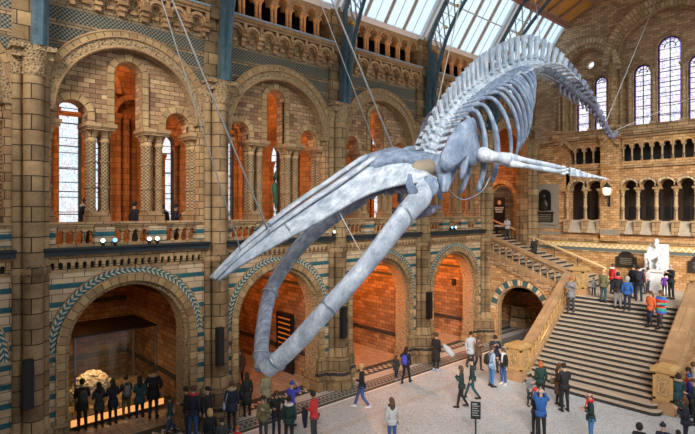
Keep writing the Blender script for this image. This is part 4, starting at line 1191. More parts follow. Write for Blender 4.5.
# lower jaw bones, bowed outward
def jaw(sg):
    C = [(0, 1.08, 10.45, 8.60), (.1, 1.19, 9.90, 8.25), (.2, 1.31, 9.24, 7.86), (.35, 1.42, 8.35, 7.20), (.5, 1.37, 7.70, 6.62), (.6, 1.24, 7.22, 6.16), (.7, 1.02, 6.87, 5.72), (.8, .75, 6.60, 5.29), (.9, .47, 6.36, 4.91), (.97, .16, 6.17, 4.60), (1, .08, 6.12, 4.52)]
    P = catmull([(WX + sg * a, y, z) for _, a, y, z in C], 4)
    n = len(P); R = []
    for i in range(n):
        t = i / (n - 1)
        h = .36 - .15 * min(1, t / .4) if t > .04 else .26
        R.append((.15 + .02 * math.sin(PI * t), h * (1 if sg > 0 else .85)))
    m = MB(); m.tube(P, R, 16, up=(0, -.7, .7)); 
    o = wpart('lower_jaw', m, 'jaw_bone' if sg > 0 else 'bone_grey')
    m = MB(); m.ball(P[0], (.26, .26, .30), 12, 8); wpart('jaw_condyle', m, 'bone_blue', o)
    m = MB(); q = P[5]; m.tube([q + Vector((0, 0, .15)), q + Vector((0, -.22, .48)), q + Vector((0, -.20, .72))], [(.10, .2), (.06, .14), (.03, .06)], 8, up=(0, 1, 0)); wpart('coronoid_process', m, 'bone_blue', o)
    for t in (.2, .55, .86):
        i = int(t * (n - 1)); d = (P[i + 1] - P[i - 1]).normalized(); m = MB()
        ra, rb = R[i]; m.tube([P[i] - d * .025, P[i] + d * .025], [(ra + .035, rb + .035)] * 2, 18, up=(0, -.7, .7)); wpart('steel_band', m, 'steel_band', o, 'thin steel support band')
jaw(1); jaw(-1)
# backbone
spn = catmull([(WX, y, z) for y, z in [(11.72, 9.28), (11.9, 9.75), (12.3, 10.38), (12.85, 10.88), (13.6, 11.42), (14.4, 11.9), (15.3, 12.38), (16.3, 12.85), (17.3, 13.22), (18.3, 13.42), (19.3, 13.42), (20.5, 13.22), (21.8, 12.95), (22.9, 12.68), (23.8, 12.28), (24.6, 11.82), (25.2, 11.48), (25.7, 11.5), (26.1, 11.85)]], 12)
cum = [0]
for a, b in zip(spn, spn[1:]): cum.append(cum[-1] + (b - a).length)
TL = cum[-1]
def at(s_):
    for i in range(len(cum) - 1):
        if cum[i + 1] >= s_:
            t = (s_ - cum[i]) / (cum[i + 1] - cum[i]); d = (spn[i + 1] - spn[i]).normalized(); return spn[i].lerp(spn[i + 1], t), d
    return spn[-1], (spn[-1] - spn[-2]).normalized()
s_ = .12; k = 0; VT = []
while s_ < TL - .1:
    f = s_ / TL
    step = .21 + .07 * min(1, f / .06) if f < .27 else (.43 if f < .8 else .43 - .26 * (f - .8) / .2)
    VT.append((s_, step, f)); s_ += step
vert_mats = ['bone_light', 'bone_light', 'bone_blue', 'bone_grey']
for k, (s_, step, f) in enumerate(VT):
    p, d = at(s_); side = Vector((1, 0, 0)); n_ = side.cross(d).normalized()
    if n_.z < 0 and f < .5: n_ = -n_
    n_ = Vector((0, -d.z, d.y))
    T = Matrix((( side.x, d.x, n_.x, p.x), (side.y, d.y, n_.y, p.y), (side.z, d.z, n_.z, p.z), (0, 0, 0, 1)))
    r = .21 + .06 * min(1, f * 2) if f < .7 else max(.09, .27 * (1 - (f - .7) / .40))
    h = interp([(0, .35), (.1, .62), (.25, .98), (.45, 1.12), (.58, 1.02), (.68, .80), (.8, .46), (.9, .22), (1, .05)], f)
    tv = interp([(0, .50), (.08, .42), (.3, .62), (.45, .60), (.6, .34), (.72, .14), (.8, .04), (1, .0)], f)
    m = MB(); L = step * .80
    # disc shaped body, waisted in the middle
    ring = []; n = 12
    prof = [(-L / 2, r), (-L * .4, r * 1.03), (-L * .1, r * .84), (L * .1, r * .84), (L * .4, r * 1.03), (L / 2, r)]
    vs = []; fs = []
    for (y, rr) in prof:
        for q in range(n): vs.append((rr * math.cos(2 * PI * q / n), y, rr * .94 * math.sin(2 * PI * q / n)))
    for i in range(5):
        for q in range(n): fs.append((i * n + q, i * n + (q + 1) % n, (i + 1) * n + (q + 1) % n, (i + 1) * n + q))
    fs += [tuple(reversed(range(n))), tuple(5 * n + q for q in range(n))]
    m.add(vs, fs, smooth=True, T=T)
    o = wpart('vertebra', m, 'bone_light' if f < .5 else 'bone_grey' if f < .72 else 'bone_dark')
    if h > .06:
        m = MB(); lean = .16 + .25 * (1 - f)
        bw = step * .62; q0 = r * .8
        zz = [q0, q0 + (h - r) * .35, q0 + (h - r) * .8, h + .02]
        ww = [bw * .9, bw * .72, bw * .95, bw * 1.05]; th = [.07, .035, .045, .055]
        vs = []
        for z, w_, t_ in zip(zz, ww, th):
            y0 = (z - q0) * lean
            for sx, sy in ((-1, -1), (1, -1), (1, 1), (-1, 1)): vs.append((sx * t_, y0 + sy * w_ / 2, z))
        fs = []
        for i in range(3):
            for q in range(4): fs.append((i * 4 + q, i * 4 + (q + 1) % 4, (i + 1) * 4 + (q + 1) % 4, (i + 1) * 4 + q))
        fs += [(3, 2, 1, 0), (12, 13, 14, 15)]
        m.add(vs, fs, T=T)
        m.tube([T @ Vector((0, -L * .45, r * 1.15)), T @ Vector((0, L * .2, r * 1.25))], [(.13, .05), (.08, .05)], 6, up=n_)
        wpart('spine_plate', m, 'bone_light' if f < .62 else 'bone_grey', o)
    if tv > .06:
        for sg in (-1, 1):
            m = MB(); b0 = step * .30
            a = [(r * .8, b0, .05), (r + tv * .5, b0 * .72, .035), (r + tv, b0 * 1.15, .025)]
            vs = []
            for x, w_, t_ in a:
                for sy, sz in ((-1, -1), (1, -1), (1, 1), (-1, 1)): vs.append((sg * x, sy * w_ + (x - r) * .12, sz * t_ + (.06 if f < .3 else -.06) * x))
            fs = []
            for i in range(2):
                for q in range(4): fs.append((i * 4 + q, i * 4 + (q + 1) % 4, (i + 1) * 4 + (q + 1) % 4, (i + 1) * 4 + q))
            fs += [(3, 2, 1, 0), (8, 9, 10, 11)]
            m.add(vs, fs, T=T); wpart('side_process', m, 'bone_light' if f < .62 else 'bone_dark', o)
    if .60 < f < .93:
        m = MB(); hh_ = .42 * (1 - (f - .6) / .36)
        m.tube([T @ Vector((0, -L * .5, -r * .9)), T @ Vector((0, -L * .35, -r - hh_ * .5)), T @ Vector((0, -L * .05, -r - hh_))], [(.08, .05), (.05, .07), (.03, .09)], 6, up=d); wpart('chevron_bone', m, 'bone_dark', o)
# ribs
nr = 15
ribv = [i for i, v in enumerate(VT) if v[2] > .075][:nr]
for j, vi in enumerate(ribv):
    s_, step, f = VT[vi]; p, d = at(s_)
    n_ = Vector((0, -d.z, d.y)); g = j / (nr - 1)
    Dp = interp([(0, 2.0), (.15, 2.35), (.3, 2.25), (.6, 2.0), (.85, 1.5), (1, .95)], g)
    Wl = interp([(0, .80), (.15, 1.12), (.3, 1.28), (.6, 1.20), (.85, .95), (1, .7)], g)
    bk = interp([(0, -.10), (.2, .1), (.35, .75), (.6, .95), (1, .55)], g)
    gg = min(1, g / .3); dn = ((-n_ * .75 + Vector((0, .0, -.42))) * gg + Vector((0, -.30, -.95)) * (1 - gg)).normalized()
    for sg in (-1, 1):
        X = Vector((sg, 0, 0))
        shp = [(.12, .10, .02), (.50, .16, .22), (.86, .05, .46), (1.04, -.22, .66), (1.06, -.5, .82), (.96, -.78, .94), (.78, -1.0, 1.0)]
        pts = catmull([p + X * (a * Wl) + dn * (-b * Dp if b < 0 else -b * .5) + d * (c * bk) for a, b, c in shp], 4)
        n = len(pts); rad = [(.042 + .028 * math.sin(PI * i / (n - 1)) + (.03 if j < 4 and i > n * .5 else 0), .045 + .02 * math.sin(PI * i / (n - 1))) for i in range(n)]
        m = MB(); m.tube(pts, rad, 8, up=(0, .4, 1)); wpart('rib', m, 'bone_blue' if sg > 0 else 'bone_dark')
# cord rod that carries the backbone
m = MB(); m.tube([at(TL * i / 60)[0] + Vector((.0, 0, 0)) - Vector((0, -at(TL * i / 60)[1].z, at(TL * i / 60)[1].y)) * (.25 * (1 - max(0, i / 60 - .5) * 1.6)) for i in range(58)], .035, 6); wpart('steel_spine_rod', m, 'steel_band', label='thin steel carrying rod under the backbone')
# shoulder blades and flippers
sc_out = [(11.97, 10.54), (11.7, 10.48), (11.28, 10.25), (10.95, 9.9), (10.66, 9.45), (10.62, 9.15), (10.8, 9.02), (11.06, 9.06), (11.32, 9.30), (11.42, 9.12), (11.36, 8.85), (11.5, 8.80), (11.62, 9.0), (11.68, 9.26), (11.95, 9.2), (12.22, 9.3), (12.45, 9.52), (12.42, 9.72), (12.28, 9.95), (12.2, 10.2), (12.15, 10.45)]
for sg in (-1, 1):
    dY, dZ, ox = (0, 0, 1.30) if sg > 0 else (-.2, -.6, .55)
    m = MB(); T = Matrix(((0, 1, 0, 0), (1, 0, 0, 0), (0, 0, 1, 0), (0, 0, 0, 1)))
    cy = sum(a for a, b in sc_out) / len(sc_out); cz = sum(b for a, b in sc_out) / len(sc_out); vs = []; n = len(sc_out)
    def sx(y, z, o_): return WX + sg * (ox + .10 * math.cos((y - 11.5) * 1.6) + o_)
    for o_, q, in ((-.03, 1), (.03, 1), (.10, .55), (-.08, .55)):
        for y, z in sc_out: vs.append((sx(y, z, o_), cy + (y - cy) * q + dY, cz + (z - cz) * q + dZ))
    vs += [(sx(cy, cz, .12), cy + dY, cz + dZ), (sx(cy, cz, -.09), cy + dY, cz + dZ)]
    fs = []
    for i in range(n):
        i2 = (i + 1) % n
        fs += [(i, i2, n + i2, n + i), (n + i, n + i2, 2 * n + i2, 2 * n + i), (2 * n + i, 2 * n + i2, 4 * n), (i, i2, 3 * n + i2, 3 * n + i), (3 * n + i, 3 * n + i2, 4 * n + 1)]
    m.add(vs, fs, smooth=True); wpart('shoulder_blade', m, 'bone_blue', label='broad fan shaped shoulder blade')
    # flipper, swept back and slightly outward
    if sg < 0: continue
    A = Vector((WX + sg * (ox + .15), 12.42 + dY, 9.55 + dZ)); E_ = Vector((WX + sg * (ox + .40), 13.15 + dY, 9.45 + dZ))
    dr = Vector((sg * .30, .95, -.11)).normalized()
    m = MB(); m.ball(A, (.22, .24, .22)); m.tube([A, A.lerp(E_, .5), E_, E_ + dr * .1], [.2, .15, .2, .14], 12); wpart('humerus', m, 'bone_light')
    W_ = E_ + dr * 2.1; ud = Vector((0, 0, 1))
    for q in (-1, 1):
        m = MB(); m.tube([E_ + ud * (.09 * q) + dr * .08, E_.lerp(W_, .35) + ud * (.085 * q), E_.lerp(W_, .8) + ud * (.07 * q), W_ + ud * (.06 * q)], [(.12, .12), (.08, .07), (.08, .08), (.10, .08)], 10); wpart('forearm_bone', m, 'bone_light')
    for q in range(5):
        m = MB(); m.ball(W_ + dr * (.14 + .14 * (q % 2)) + ud * (-.10 + .05 * q), (.08, .10, .05), 8, 6); wpart('wrist_bone', m, 'bone_light')
    for fg in range(4):
        z0 = -.09 + .06 * fg; b0 = W_ + dr * .42 + ud * z0; ln = (1.1, 1.75, 1.6, .9)[fg]; nn_ = (4, 7, 6, 4)[fg]
        for q in range(nn_):
            u0 = q / nn_ * ln; u1 = (q + .84) / nn_ * ln; r0 = .05 * (1 - .55 * q / nn_)
            c = ud * (-.25 * (u0 / 2) ** 2 * 0 - z0 * .75 * (u0 / ln))
            m = MB(); m.tube([b0 + dr * u0 + c, b0 + dr * (u0 + u1) / 2 + c, b0 + dr * u1 + c], [r0 * 1.15, r0 * .75, r0 * 1.1], 7); wpart('finger_bone', m, 'bone_light')
# throat bone and breast bone
m = MB(); m.tube([(WX - .7, 11.0, 8.0), (WX - .3, 10.8, 7.86), (WX + .3, 10.8, 7.86), (WX + .8, 11.1, 8.0)], [(.05, .08), (.1, .14), (.1, .14), (.05, .07)], 8); wpart('throat_bone', m, 'bone_dark')
m = MB(); m.tube([(WX, 11.5, 8.15), (WX, 11.9, 8.05), (WX, 12.3, 8.1)], [(.1, .06), (.3, .07), (.08, .05)], 8); wpart('breast_bone', m, 'bone_grey')
for sg in (-1, 1):
    m = MB(); m.tube(catmull([(WX + sg * .9, 11.2, 8.9), (WX + sg * 1.0, 11.6, 8.45), (WX + sg * .9, 12.3, 8.3), (WX + sg * 1.0, 13.0, 8.55), (WX + sg * 1.1, 13.3, 9.0)], 6), .015, 6)
    wpart('steel_frame', m, 'steel_band', label='thin steel frame rod behind the jaw')
# rostrum clamp
m = MB(); c = sk(.235, 0, .16)
for dx, dy in ((-.45, -.1), (.45, .1), (-.4, .25), (.4, -.3)): m.tube([c, c + Vector((dx * .6, dy, .10)), c + Vector((dx, dy * 1.3, -.06))], .018, 5)
m.ball(c, .06); wpart('rostrum_clamp', m, 'steel_band', label='small spider shaped steel clamp')

# ------------------------------------------------------------------ suspension cables
def cable(a, b, lab, r=.018):
    a, b = Vector(a), Vector(b); m = MB(); m.tube([Vector((0, 0, 0)), b - a], r, 6)
    o = obj('suspension_cable', m, 'cable', None, tuple(a)); tag(o, lab, 'cable')
top_z = 20.6
def cab(p, q, lab, r=.018):
    # from p on the skeleton through q, continued up to the roof
    p, q = Vector(p), Vector(q); d = q - p; t = 1.0
    z_lim = lambda v: 20.0 + (min(v.x, RW - v.x) - 2.4) * .44
    while (p + d * t).z < z_lim(p + d * t) and t < 12: t += .02
    cable(p + d * t, p, lab, r)
cab((8.2, 6.36, 7.28), (8.1, 4.12, 12.03), 'steel cable from the roof down to the clamp on the whale snout')
cab((8.2, 5.6, 7.0), (8.1, 3.91, 11.97), 'thin cable crossing the column left of the whale snout', .012)
cab((8.2, 10.25, 9.7), (8.2, 8.07, 13.12), 'thick steel cable from the roof to the whale forehead', .024)
cab((8.2, 9.6, 9.65), (8.2, 7.75, 12.9), 'thin steel cable just before the one to the whale forehead', .012)
cab((8.2, 12.0, 10.6), (8.2, 13.3, 14.4), 'steel cable rising from the whale neck vertebrae', .016)
cab((8.2, 18.6, 14.0), (8.2, 16.8, 20.5), 'steel cable rising from the top of the arched backbone', .012)
cab((8.2, 24.6, 12.0), (8.2, 31.0, 19.0), 'steel cable from the whale tail up across the stained windows', .02)
cable((9.6, 33.25, 14.3), (8.2, 26.0, 11.85), 'steel cable from the tail tip toward the tall stained window', .014)
cable((8.4, 7.95, 8.2), (9.3, 8.1, 6.9), 'thin steel wire linking the whale snout to the near jaw bone', .010)
# ------------------------------------------------------------------ lamps in the alcoves and galleries
WARM = (1.0, .34, .07)
def ceiling_spot(loc, lab, grp=None):
    t = thing('ceiling_spotlight', lab, 'lamp', loc, 0, grp)
    m = MB(); m.lathe(0, 0, [(.05, .0), (.05, .12), (.10, .14), (.10, .30)], 10); obj('housing', m, 'black_metal', t)
    m = MB(); m.lathe(0, 0, [(.085, -.01), (.085, .0)], 10); obj('lens', m, 'lamp_glow', t)
for k in range(-1, 5):
    yc = PY[k + 1] + CX; e = [30, 22, 170, 480, 520, 100][k + 1]
    for q, x in enumerate((-2.6, -6.0)):
        if k < 4:
            ceiling_spot((x, yc, 6.0), ('front' if q == 0 else 'rear') + ' ceiling spotlight inside the alcove ' + place[k + 1])
            lamp('alcove_light', 'POINT', (x, yc, 5.7), e * (.8 if q == 0 else .6), WARM, .15)
    for q, (x, z, f) in enumerate(((-3.2, 14.6, 1.0), (-3.2, 9.4, .5))):
        if k < 4: lamp('gallery_light', 'POINT', (x, yc, z), [120, 180, 250, 250, 230, 200][k + 1] * f, (1, .46, .17), .3)
    if k < 4: lamp('top_gallery_light', 'AREA', (.55, yc, 15.62), 9, (1, .45, .14), 4.6, (PI, 0, R90), None, .12)
lamp('stair_head_light', 'POINT', (-3.5, 31, 10.5), 170, WARM, .3)
lamp('doorway_light', 'POINT', (1.8, 30, 2.6), 14, WARM, .2)
# uplights on the gallery ledge
def make_up(mt):
    t = thing('ledge_spotlight', 'x', 'lamp')
    m = MB(); m.box(-.05, .05, -.04, .04, 0, .06); m.lathe(0, 0, [(.02, .05), (.02, .12)], 6); m.tube([(0, -.02, .10), (0, .12, .18)], [.075, .085], 10); obj('housing', m, 'black_metal', t)
    m = MB(); m.tube([(0, .125, .183), (0, .14, .19)], .07, 10); obj('lens', m, mt, t)
    return t
for i, (y, mt, lab) in enumerate(((5.18, 'spot_white', 'small white ledge spotlight above the coral alcove arch, beside the blue one'), (5.55, 'spot_blue', 'small blue glowing ledge spotlight above the coral alcove arch'),
        (6.66, 'spot_white', 'small white ledge spotlight above the coral alcove, first of the pair by the far pedestal'), (6.93, 'spot_white', 'small white ledge spotlight above the coral alcove, second of the pair by the far pedestal'),
        (14.9, 'spot_white', 'small ledge spotlight just behind the whale skull'), (18.2, 'spot_blue', 'small blue ledge spotlight beside the near jaw bone'), (23.6, 'spot_blue', 'blue ledge spotlight below the whale ribs'), (23.95, 'spot_white', 'bright ledge spotlight below the whale ribs'))):
    t = make_up(mt); t.location = (.25, y, 6.84); t.rotation_euler = (0, 0, -PI / 2 - .3); t['label'] = lab
# long black loudspeakers on the piers
for i, lab in enumerate(('long black column loudspeaker on the pier at the photo edge side of the coral alcove', 'long black column loudspeaker on the pier between the coral alcove and the jaw tip arch', 'long black column loudspeaker on the pier behind the near jaw bone', 'long black column loudspeaker on the pier between the orange alcoves')):
    t = thing('column_loudspeaker', lab, 'loudspeaker', (.66, PY[i + 1] - .12, 2.3), R90)
    m = MB(); m.box(-.13, .13, -.12, .10, 0, 1.4); obj('cabinet', m, 'black_metal', t)
    m = MB(); m.box(-.11, .11, -.135, -.12, .04, 1.36); obj('grille', m, 'black_metal', t)
    m = MB(); m.box(-.05, .05, .10, .16, .3, .36); m.box(-.05, .05, .10, .16, 1.0, 1.06); obj('bracket', m, 'steel_band', t)
# glass exhibit case with coral
t = thing('exhibit_case', 'large glass exhibit case on a glowing plinth in the coral alcove', 'display case', (-4.2, 6.65, 0))
m = MB(); m.prism([(-1.55, .12), (1.55, .12), (1.55, .42), (1.4, .62), (-1.4, .62), (-1.55, .42)], -1.75, 1.75, T=Matrix.Identity(4)); obj('plinth', m, 'archivolt', t)
m = MB(); m.add([(1.56, -1.72, .16), (1.56, 1.72, .16), (1.56, 1.72, .40), (1.56, -1.72, .40), (1.42, -1.6, .615), (1.42, 1.6, .615)], [(0, 1, 2, 3), (3, 2, 5, 4)]); m.add([(-1.5, -1.76, .16), (1.5, -1.76, .16), (1.5, -1.76, .40), (-1.5, -1.76, .40)], [(0, 1, 2, 3)])
m = MB(); m.box(1.552, 1.565, -1.7, 1.7, .16, .40); m.box(-1.5, 1.5, -1.765, -1.752, .16, .40); obj('light_strip', m, 'plinth_glow', t, label='glowing warm front strip')
for sx in (-1.3, 1.3):
    for sy in (-1.5, 1.5):
        m = MB(); m.box(sx - .025, sx + .025, sy - .025, sy + .025, .62, 3.3); obj('corner_post', m, 'steel_band', t)
m = MB(); m.box(-1.33, 1.33, -1.53, 1.53, 3.3, 3.36); obj('top_frame', m, 'black_metal', t)
m = MB(); m.box(1.295, 1.305, -1.5, 1.5, .62, 3.3); m.box(-1.3, 1.3, -1.505, -1.495, .62, 3.3); obj('glass_pane', m, 'case_glass', t)
lamp('case_light', 'AREA', (-3.6, 6.0, 3.2), 38, (1, .62, .30), .9, (0, .3, 0))
M['coral'] = None
q = MT('coral', .9); g_ = q.geo(); v_ = q.vor(g_, 9); q.bump(v_, 1.0, .08); q.col(q.ramp(v_, [(.05, (.35, .20, .12)), (.3, (.85, .66, .45))])); M['coral'] = q.m
m = MB(); rr = random.Random(4)
nu, nv = 36, 18; vs = []; fs = []
for i in range(nv + 1):
    for j in range(nu):
        a = 2 * PI * j / nu; e = (PI / 2) * i / nv
        rad = 1.0 + .07 * noise.noise(Vector((3 * math.cos(a), 3 * math.sin(a), 4 * e)))
        p = Vector((.55 * rad * math.cos(e) * math.cos(a), .86 * rad * math.cos(e) * math.sin(a), 1.12 * rad * math.sin(e)))
        vs.append(p)
for i in range(nv):
    for j in range(nu): fs.append((i * nu + j, i * nu + (j + 1) % nu, (i + 1) * nu + (j + 1) % nu, (i + 1) * nu + j))
m.add(vs, fs, smooth=True)
o = obj('coral_specimen', m, 'coral', None, (-3.75, 5.95, .62)); tag(o, 'big domed pale pitted coral specimen inside the glass case', 'coral')
# dark wall exhibit in the jaw tip alcove and a lit sign in the orange alcove
t = thing('display_panel', 'dark upright display panel with pale lines in the alcove behind the jaw tip', 'display', (-3.2, 14.7, 0), 0)
m = MB(); m.box(-.7, .7, -.05, .05, .0, 2.9); obj('board', m, 'black_metal', t)
m = MB()
for i in range(9): m.box(-.5, .5, -.07, -.05, .6 + i * .25, .66 + i * .25)
obj('shelf_line', m, 'oak_panel', t)
t = thing('pillar_lamp', 'small glowing white box lamp on a thin post at the edge of the orange alcove', 'lamp', (-1.3, 15.95, 0))
m = MB(); m.lathe(0, 0, [(.16, 0), (.16, .03), (.02, .05), (.02, .6)], 10); m.box(-.012, .012, -.012, .012, 1.15, 3.6); obj('post', m, 'steel_band', t)
m = MB(); m.box(-.14, .14, -.14, .14, .6, 1.15); obj('shade', m, 'lamp_glow', t)
t = thing('fire_alarm_box', 'small dark box on the orange wall of the last alcove before the stairs', 'alarm box', (-2.0, 27.0, 3.4))
m = MB(); m.box(-.15, .15, -.08, .0, -.2, .2); obj('casing', m, 'black_metal', t)
m = MB(); m.box(-.08, .08, -.09, -.08, -.08, .08); obj('cover', m, 'bronze', t)
# hanging shapes in the gallery bay right of the snout pier
t = thing('hanging_display', 'blue and red hanging display on white bars in the gallery behind the whale snout', 'display', (-1.6, 11.55, 7.3))
m = MB(); m.box(-.04, .04, -.12, .12, .3, 2.4); plain('deep_blue', (.05, .10, .45), .6); plain('signal_red', (.60, .04, .03), .6); obj('banner', m, 'deep_blue', t)
m = MB()
for z in (.35, 1.2, 2.0): m.tube([(.05, -.15, z), (.05, .75, z + .3)], .02, 5)
obj('bar', m, 'frame_white', t)
for i, z in enumerate((.5, 1.35, 2.2)):
    m = MB(); m.ball((.08, .3, z + .12), (.06, .22, .07)); m.ball((.08, .5, z + .24), (.05, .14, .10)); obj('red_figure', m, 'signal_red', t)
t = thing('hanging_specimen', 'long dark green creature hanging upright in the gallery window behind the whale snout', 'specimen', (-.6, 12.35, 7.9))
plain('dark_green', (.03, .09, .045), .6)
m = MB(); m.tube([(0, 0, 0), (0, .05, .5), (0, -.03, 1.1), (0, 0, 1.5), (0, .05, 1.75)], [.03, .10, .14, .10, .04], 10); obj('body', m, 'dark_green', t)
m = MB(); m.tube([(0, 0, 1.2), (0, .25, .9)], [.04, .02], 6); m.tube([(0, 0, .6), (0, -.22, .35)], [.04, .02], 6); obj('limb', m, 'dark_green', t)
# floor sign
t = thing('floor_sign', 'small dark upright information sign on a post, standing on the open hall floor', 'sign', (7.45, 15.3, 0), math.radians(35))
m = MB(); m.lathe(0, 0, [(.2, 0), (.2, .03), (.03, .05), (.03, .75)], 14); obj('post', m, 'black_metal', t)
m = MB(); m.box(-.17, .17, -.03, .0, .7, 1.3); obj('board', m, 'black_metal', t)
m = MB()
for i in range(5): m.box(-.12, .12 - .05 * (i % 2), -.035, -.03, .82 + i * .08, .85 + i * .08)
m.box(-.12, .05, -.035, -.03, 1.2, 1.25); obj('printed_lines', m, 'lattice_grey', t)
# banner at the stair head
t = thing('doorway_banner', 'dark banner with a round portrait and pale lettering at the stair head', 'banner', (-2.35, YE - .35, 6.62))
m = MB(); m.box(-.45, .45, -.03, .0, .35, 2.3); obj('panel', m, 'black_metal', t)
m = MB(); m.box(-.4, -.34, .0, .05, 0, .4); m.box(.34, .4, .0, .05, 0, .4); m.box(-.42, .42, -.1, .15, 0, .04); obj('stand', m, 'black_metal', t)
plain('poster_face', (.62, .42, .30), .7)
m = MB(); m.lathe(0, 0, [(.15, 0), (.15, .01)], 16, T=Matrix.Translation((0, -.03, 1.92)) @ Matrix.Rotation(PI / 2, 4, 'X')); obj('portrait', m, 'poster_face', t)
m = MB()
for z, w_ in ((1.5, .36), (1.36, .34), (1.2, .3)):
    x = -w_
    while x < w_ - .06: m.box(x, x + .05, -.036, -.03, z, z + .09); x += .08
obj('lettering', m, 'frame_white', t)
t = thing('doorway_table', 'low table with a pale cloth standing below the banner at the stair head', 'table', (-1.9, YE - .75, 6.2))
m = MB(); m.box(-.5, .5, -.2, .2, .62, .7); obj('table_top', m, 'frame_white', t)
for x in (-.45, .4): m = MB(); m.box(x, x + .05, -.15, .15, -.05, .62); obj('leg', m, 'black_metal', t)
# statue
st_ = thing('seated_statue', 'white marble statue of a seated bearded man in a long coat', 'statue', (8.2, 31.6, ZL))
m = MB(); m.box(-.55, .55, -.7, .65, 0, .12); m.box(-.46, .46, -.6, .6, .12, 1.08); m.box(-.53, .53, -.68, .65, 1.08, 1.2); obj('pedestal', m, 'marble', st_)
def soft(mbx, name, mat, parent, lv=1):
    o = obj(name, mbx, mat, parent); return o
m = MB()
m.box(-.40, .40, -.05, .42, 1.2, 1.62); m.box(-.44, -.32, -.35, .42, 1.2, 1.98); m.box(.32, .44, -.35, .42, 1.2, 1.98); m.box(-.42, .42, .32, .46, 1.2, 2.45); obj('chair', m, 'marble', st_)
m = MB()
m.tube([(0, .12, 1.60), (0, .14, 1.85), (0, .10, 2.15), (0, .08, 2.32), (0, .06, 2.42)], [(.26, .2), (.25, .19), (.29, .17), (.2, .13), (.09, .09)], 14, up=(0, 1, 0))
for s in (-1, 1):
    m.tube([(s * .13, .1, 1.70), (s * .17, -.2, 1.76), (s * .19, -.42, 1.72), (s * .18, -.44, 1.5), (s * .17, -.40, 1.3), (s * .17, -.42, 1.24)], [.15, .14, .12, .10, .08, .07], 10)
    m.tube([(s * .17, -.38, 1.26), (s * .18, -.58, 1.23)], [(.06, .06), (.05, .03)], 8)
    m.tube([(s * .27, .08, 2.26), (s * .37, .02, 2.05), (s * .37, -.12, 1.88), (s * .24, -.28, 1.86), (s * .16, -.32, 1.87)], [.10, .09, .075, .055, .05], 10)
m.ball((0, -.0, 2.60), (.115, .135, .16), 14, 10); m.ball((0, -.13, 2.60), (.022, .035, .035), 8, 6)
m.tube([(0, .04, 2.40), (0, .02, 2.52)], [.08, .08], 10)
obj('figure', m, 'marble', st_)
m = MB(); m.tube([(0, -.07, 2.53), (0, -.12, 2.42), (0, -.13, 2.30)], [(.09, .06), (.08, .05), (.03, .03)], 10, up=(0, 1, 0)); obj('beard', m, 'marble', st_)
m = MB()
for s in (-1, 1): m.tube([(s * .22, .1, 2.3), (s * .28, -.0, 1.95), (s * .32, -.28, 1.75), (s * .31, -.36, 1.5), (s * .29, -.32, 1.24)], [(.07, .12), (.09, .14), (.09, .15), (.09, .13), (.10, .14)], 8, up=(1, 0, 0))
obj('coat', m, 'marble', st_); st_.scale = (1.1, 1.1, 1.06)
# ------------------------------------------------------------------ people
SKIN = [(.62, .40, .29), (.50, .31, .21), (.28, .16, .10)]
for i, c in enumerate(SKIN): plain('skin_%d' % i, c, .55)
PC = {'black': (.014, .015, .018), 'navy': (.014, .021, .042), 'teal': (.018, .075, .095), 'darkgreen': (.012, .04, .038), 'olive': (.16, .15, .07), 'khaki': (.30, .27, .16), 'brown': (.13, .07, .04), 'grey': (.20, .21, .23), 'lightgrey': (.50, .53, .56),
      'white': (.75, .76, .78), 'red': (.60, .035, .04), 'blue': (.02, .10, .34), 'royal': (.07, .08, .55), 'jeans': (.04, .10, .28), 'brightjeans': (.06, .20, .48), 'charcoal': (.04, .045, .05), 'orange': (.70, .15, .04), 'purple': (.22, .06, .45), 'lightblue': (.36, .48, .68), 'cream': (.62, .52, .36),
      'hair_dark': (.022, .016, .012), 'hair_brown': (.10, .05, .025), 'hair_red': (.42, .12, .03), 'hair_blonde': (.62, .40, .16), 'hair_grey': (.35, .34, .33), 'fur': (.40, .31, .20), 'tan': (.42, .24, .10)}
for k_, c in PC.items(): plain('cloth_' + k_, c, .8)
t_ = MT('cloth_striped', .8); x_ = t_.xyz(t_.geo()); f_ = t_.math('MODULO', t_.math('ADD', t_.math('DIVIDE', x_[2], .62), 2.0), 1.0)
t_.col(t_.ramp(f_, [(0, (.7, .05, .05)), (.2, (.05, .15, .55)), (.4, (.03, .35, .22)), (.6, (.75, .06, .06)), (.75, (.05, .25, .6)), (.88, (.05, .4, .25))], 'CONSTANT')); M['cloth_striped'] = t_.m
M['cloth_eye'] = M['black_metal']

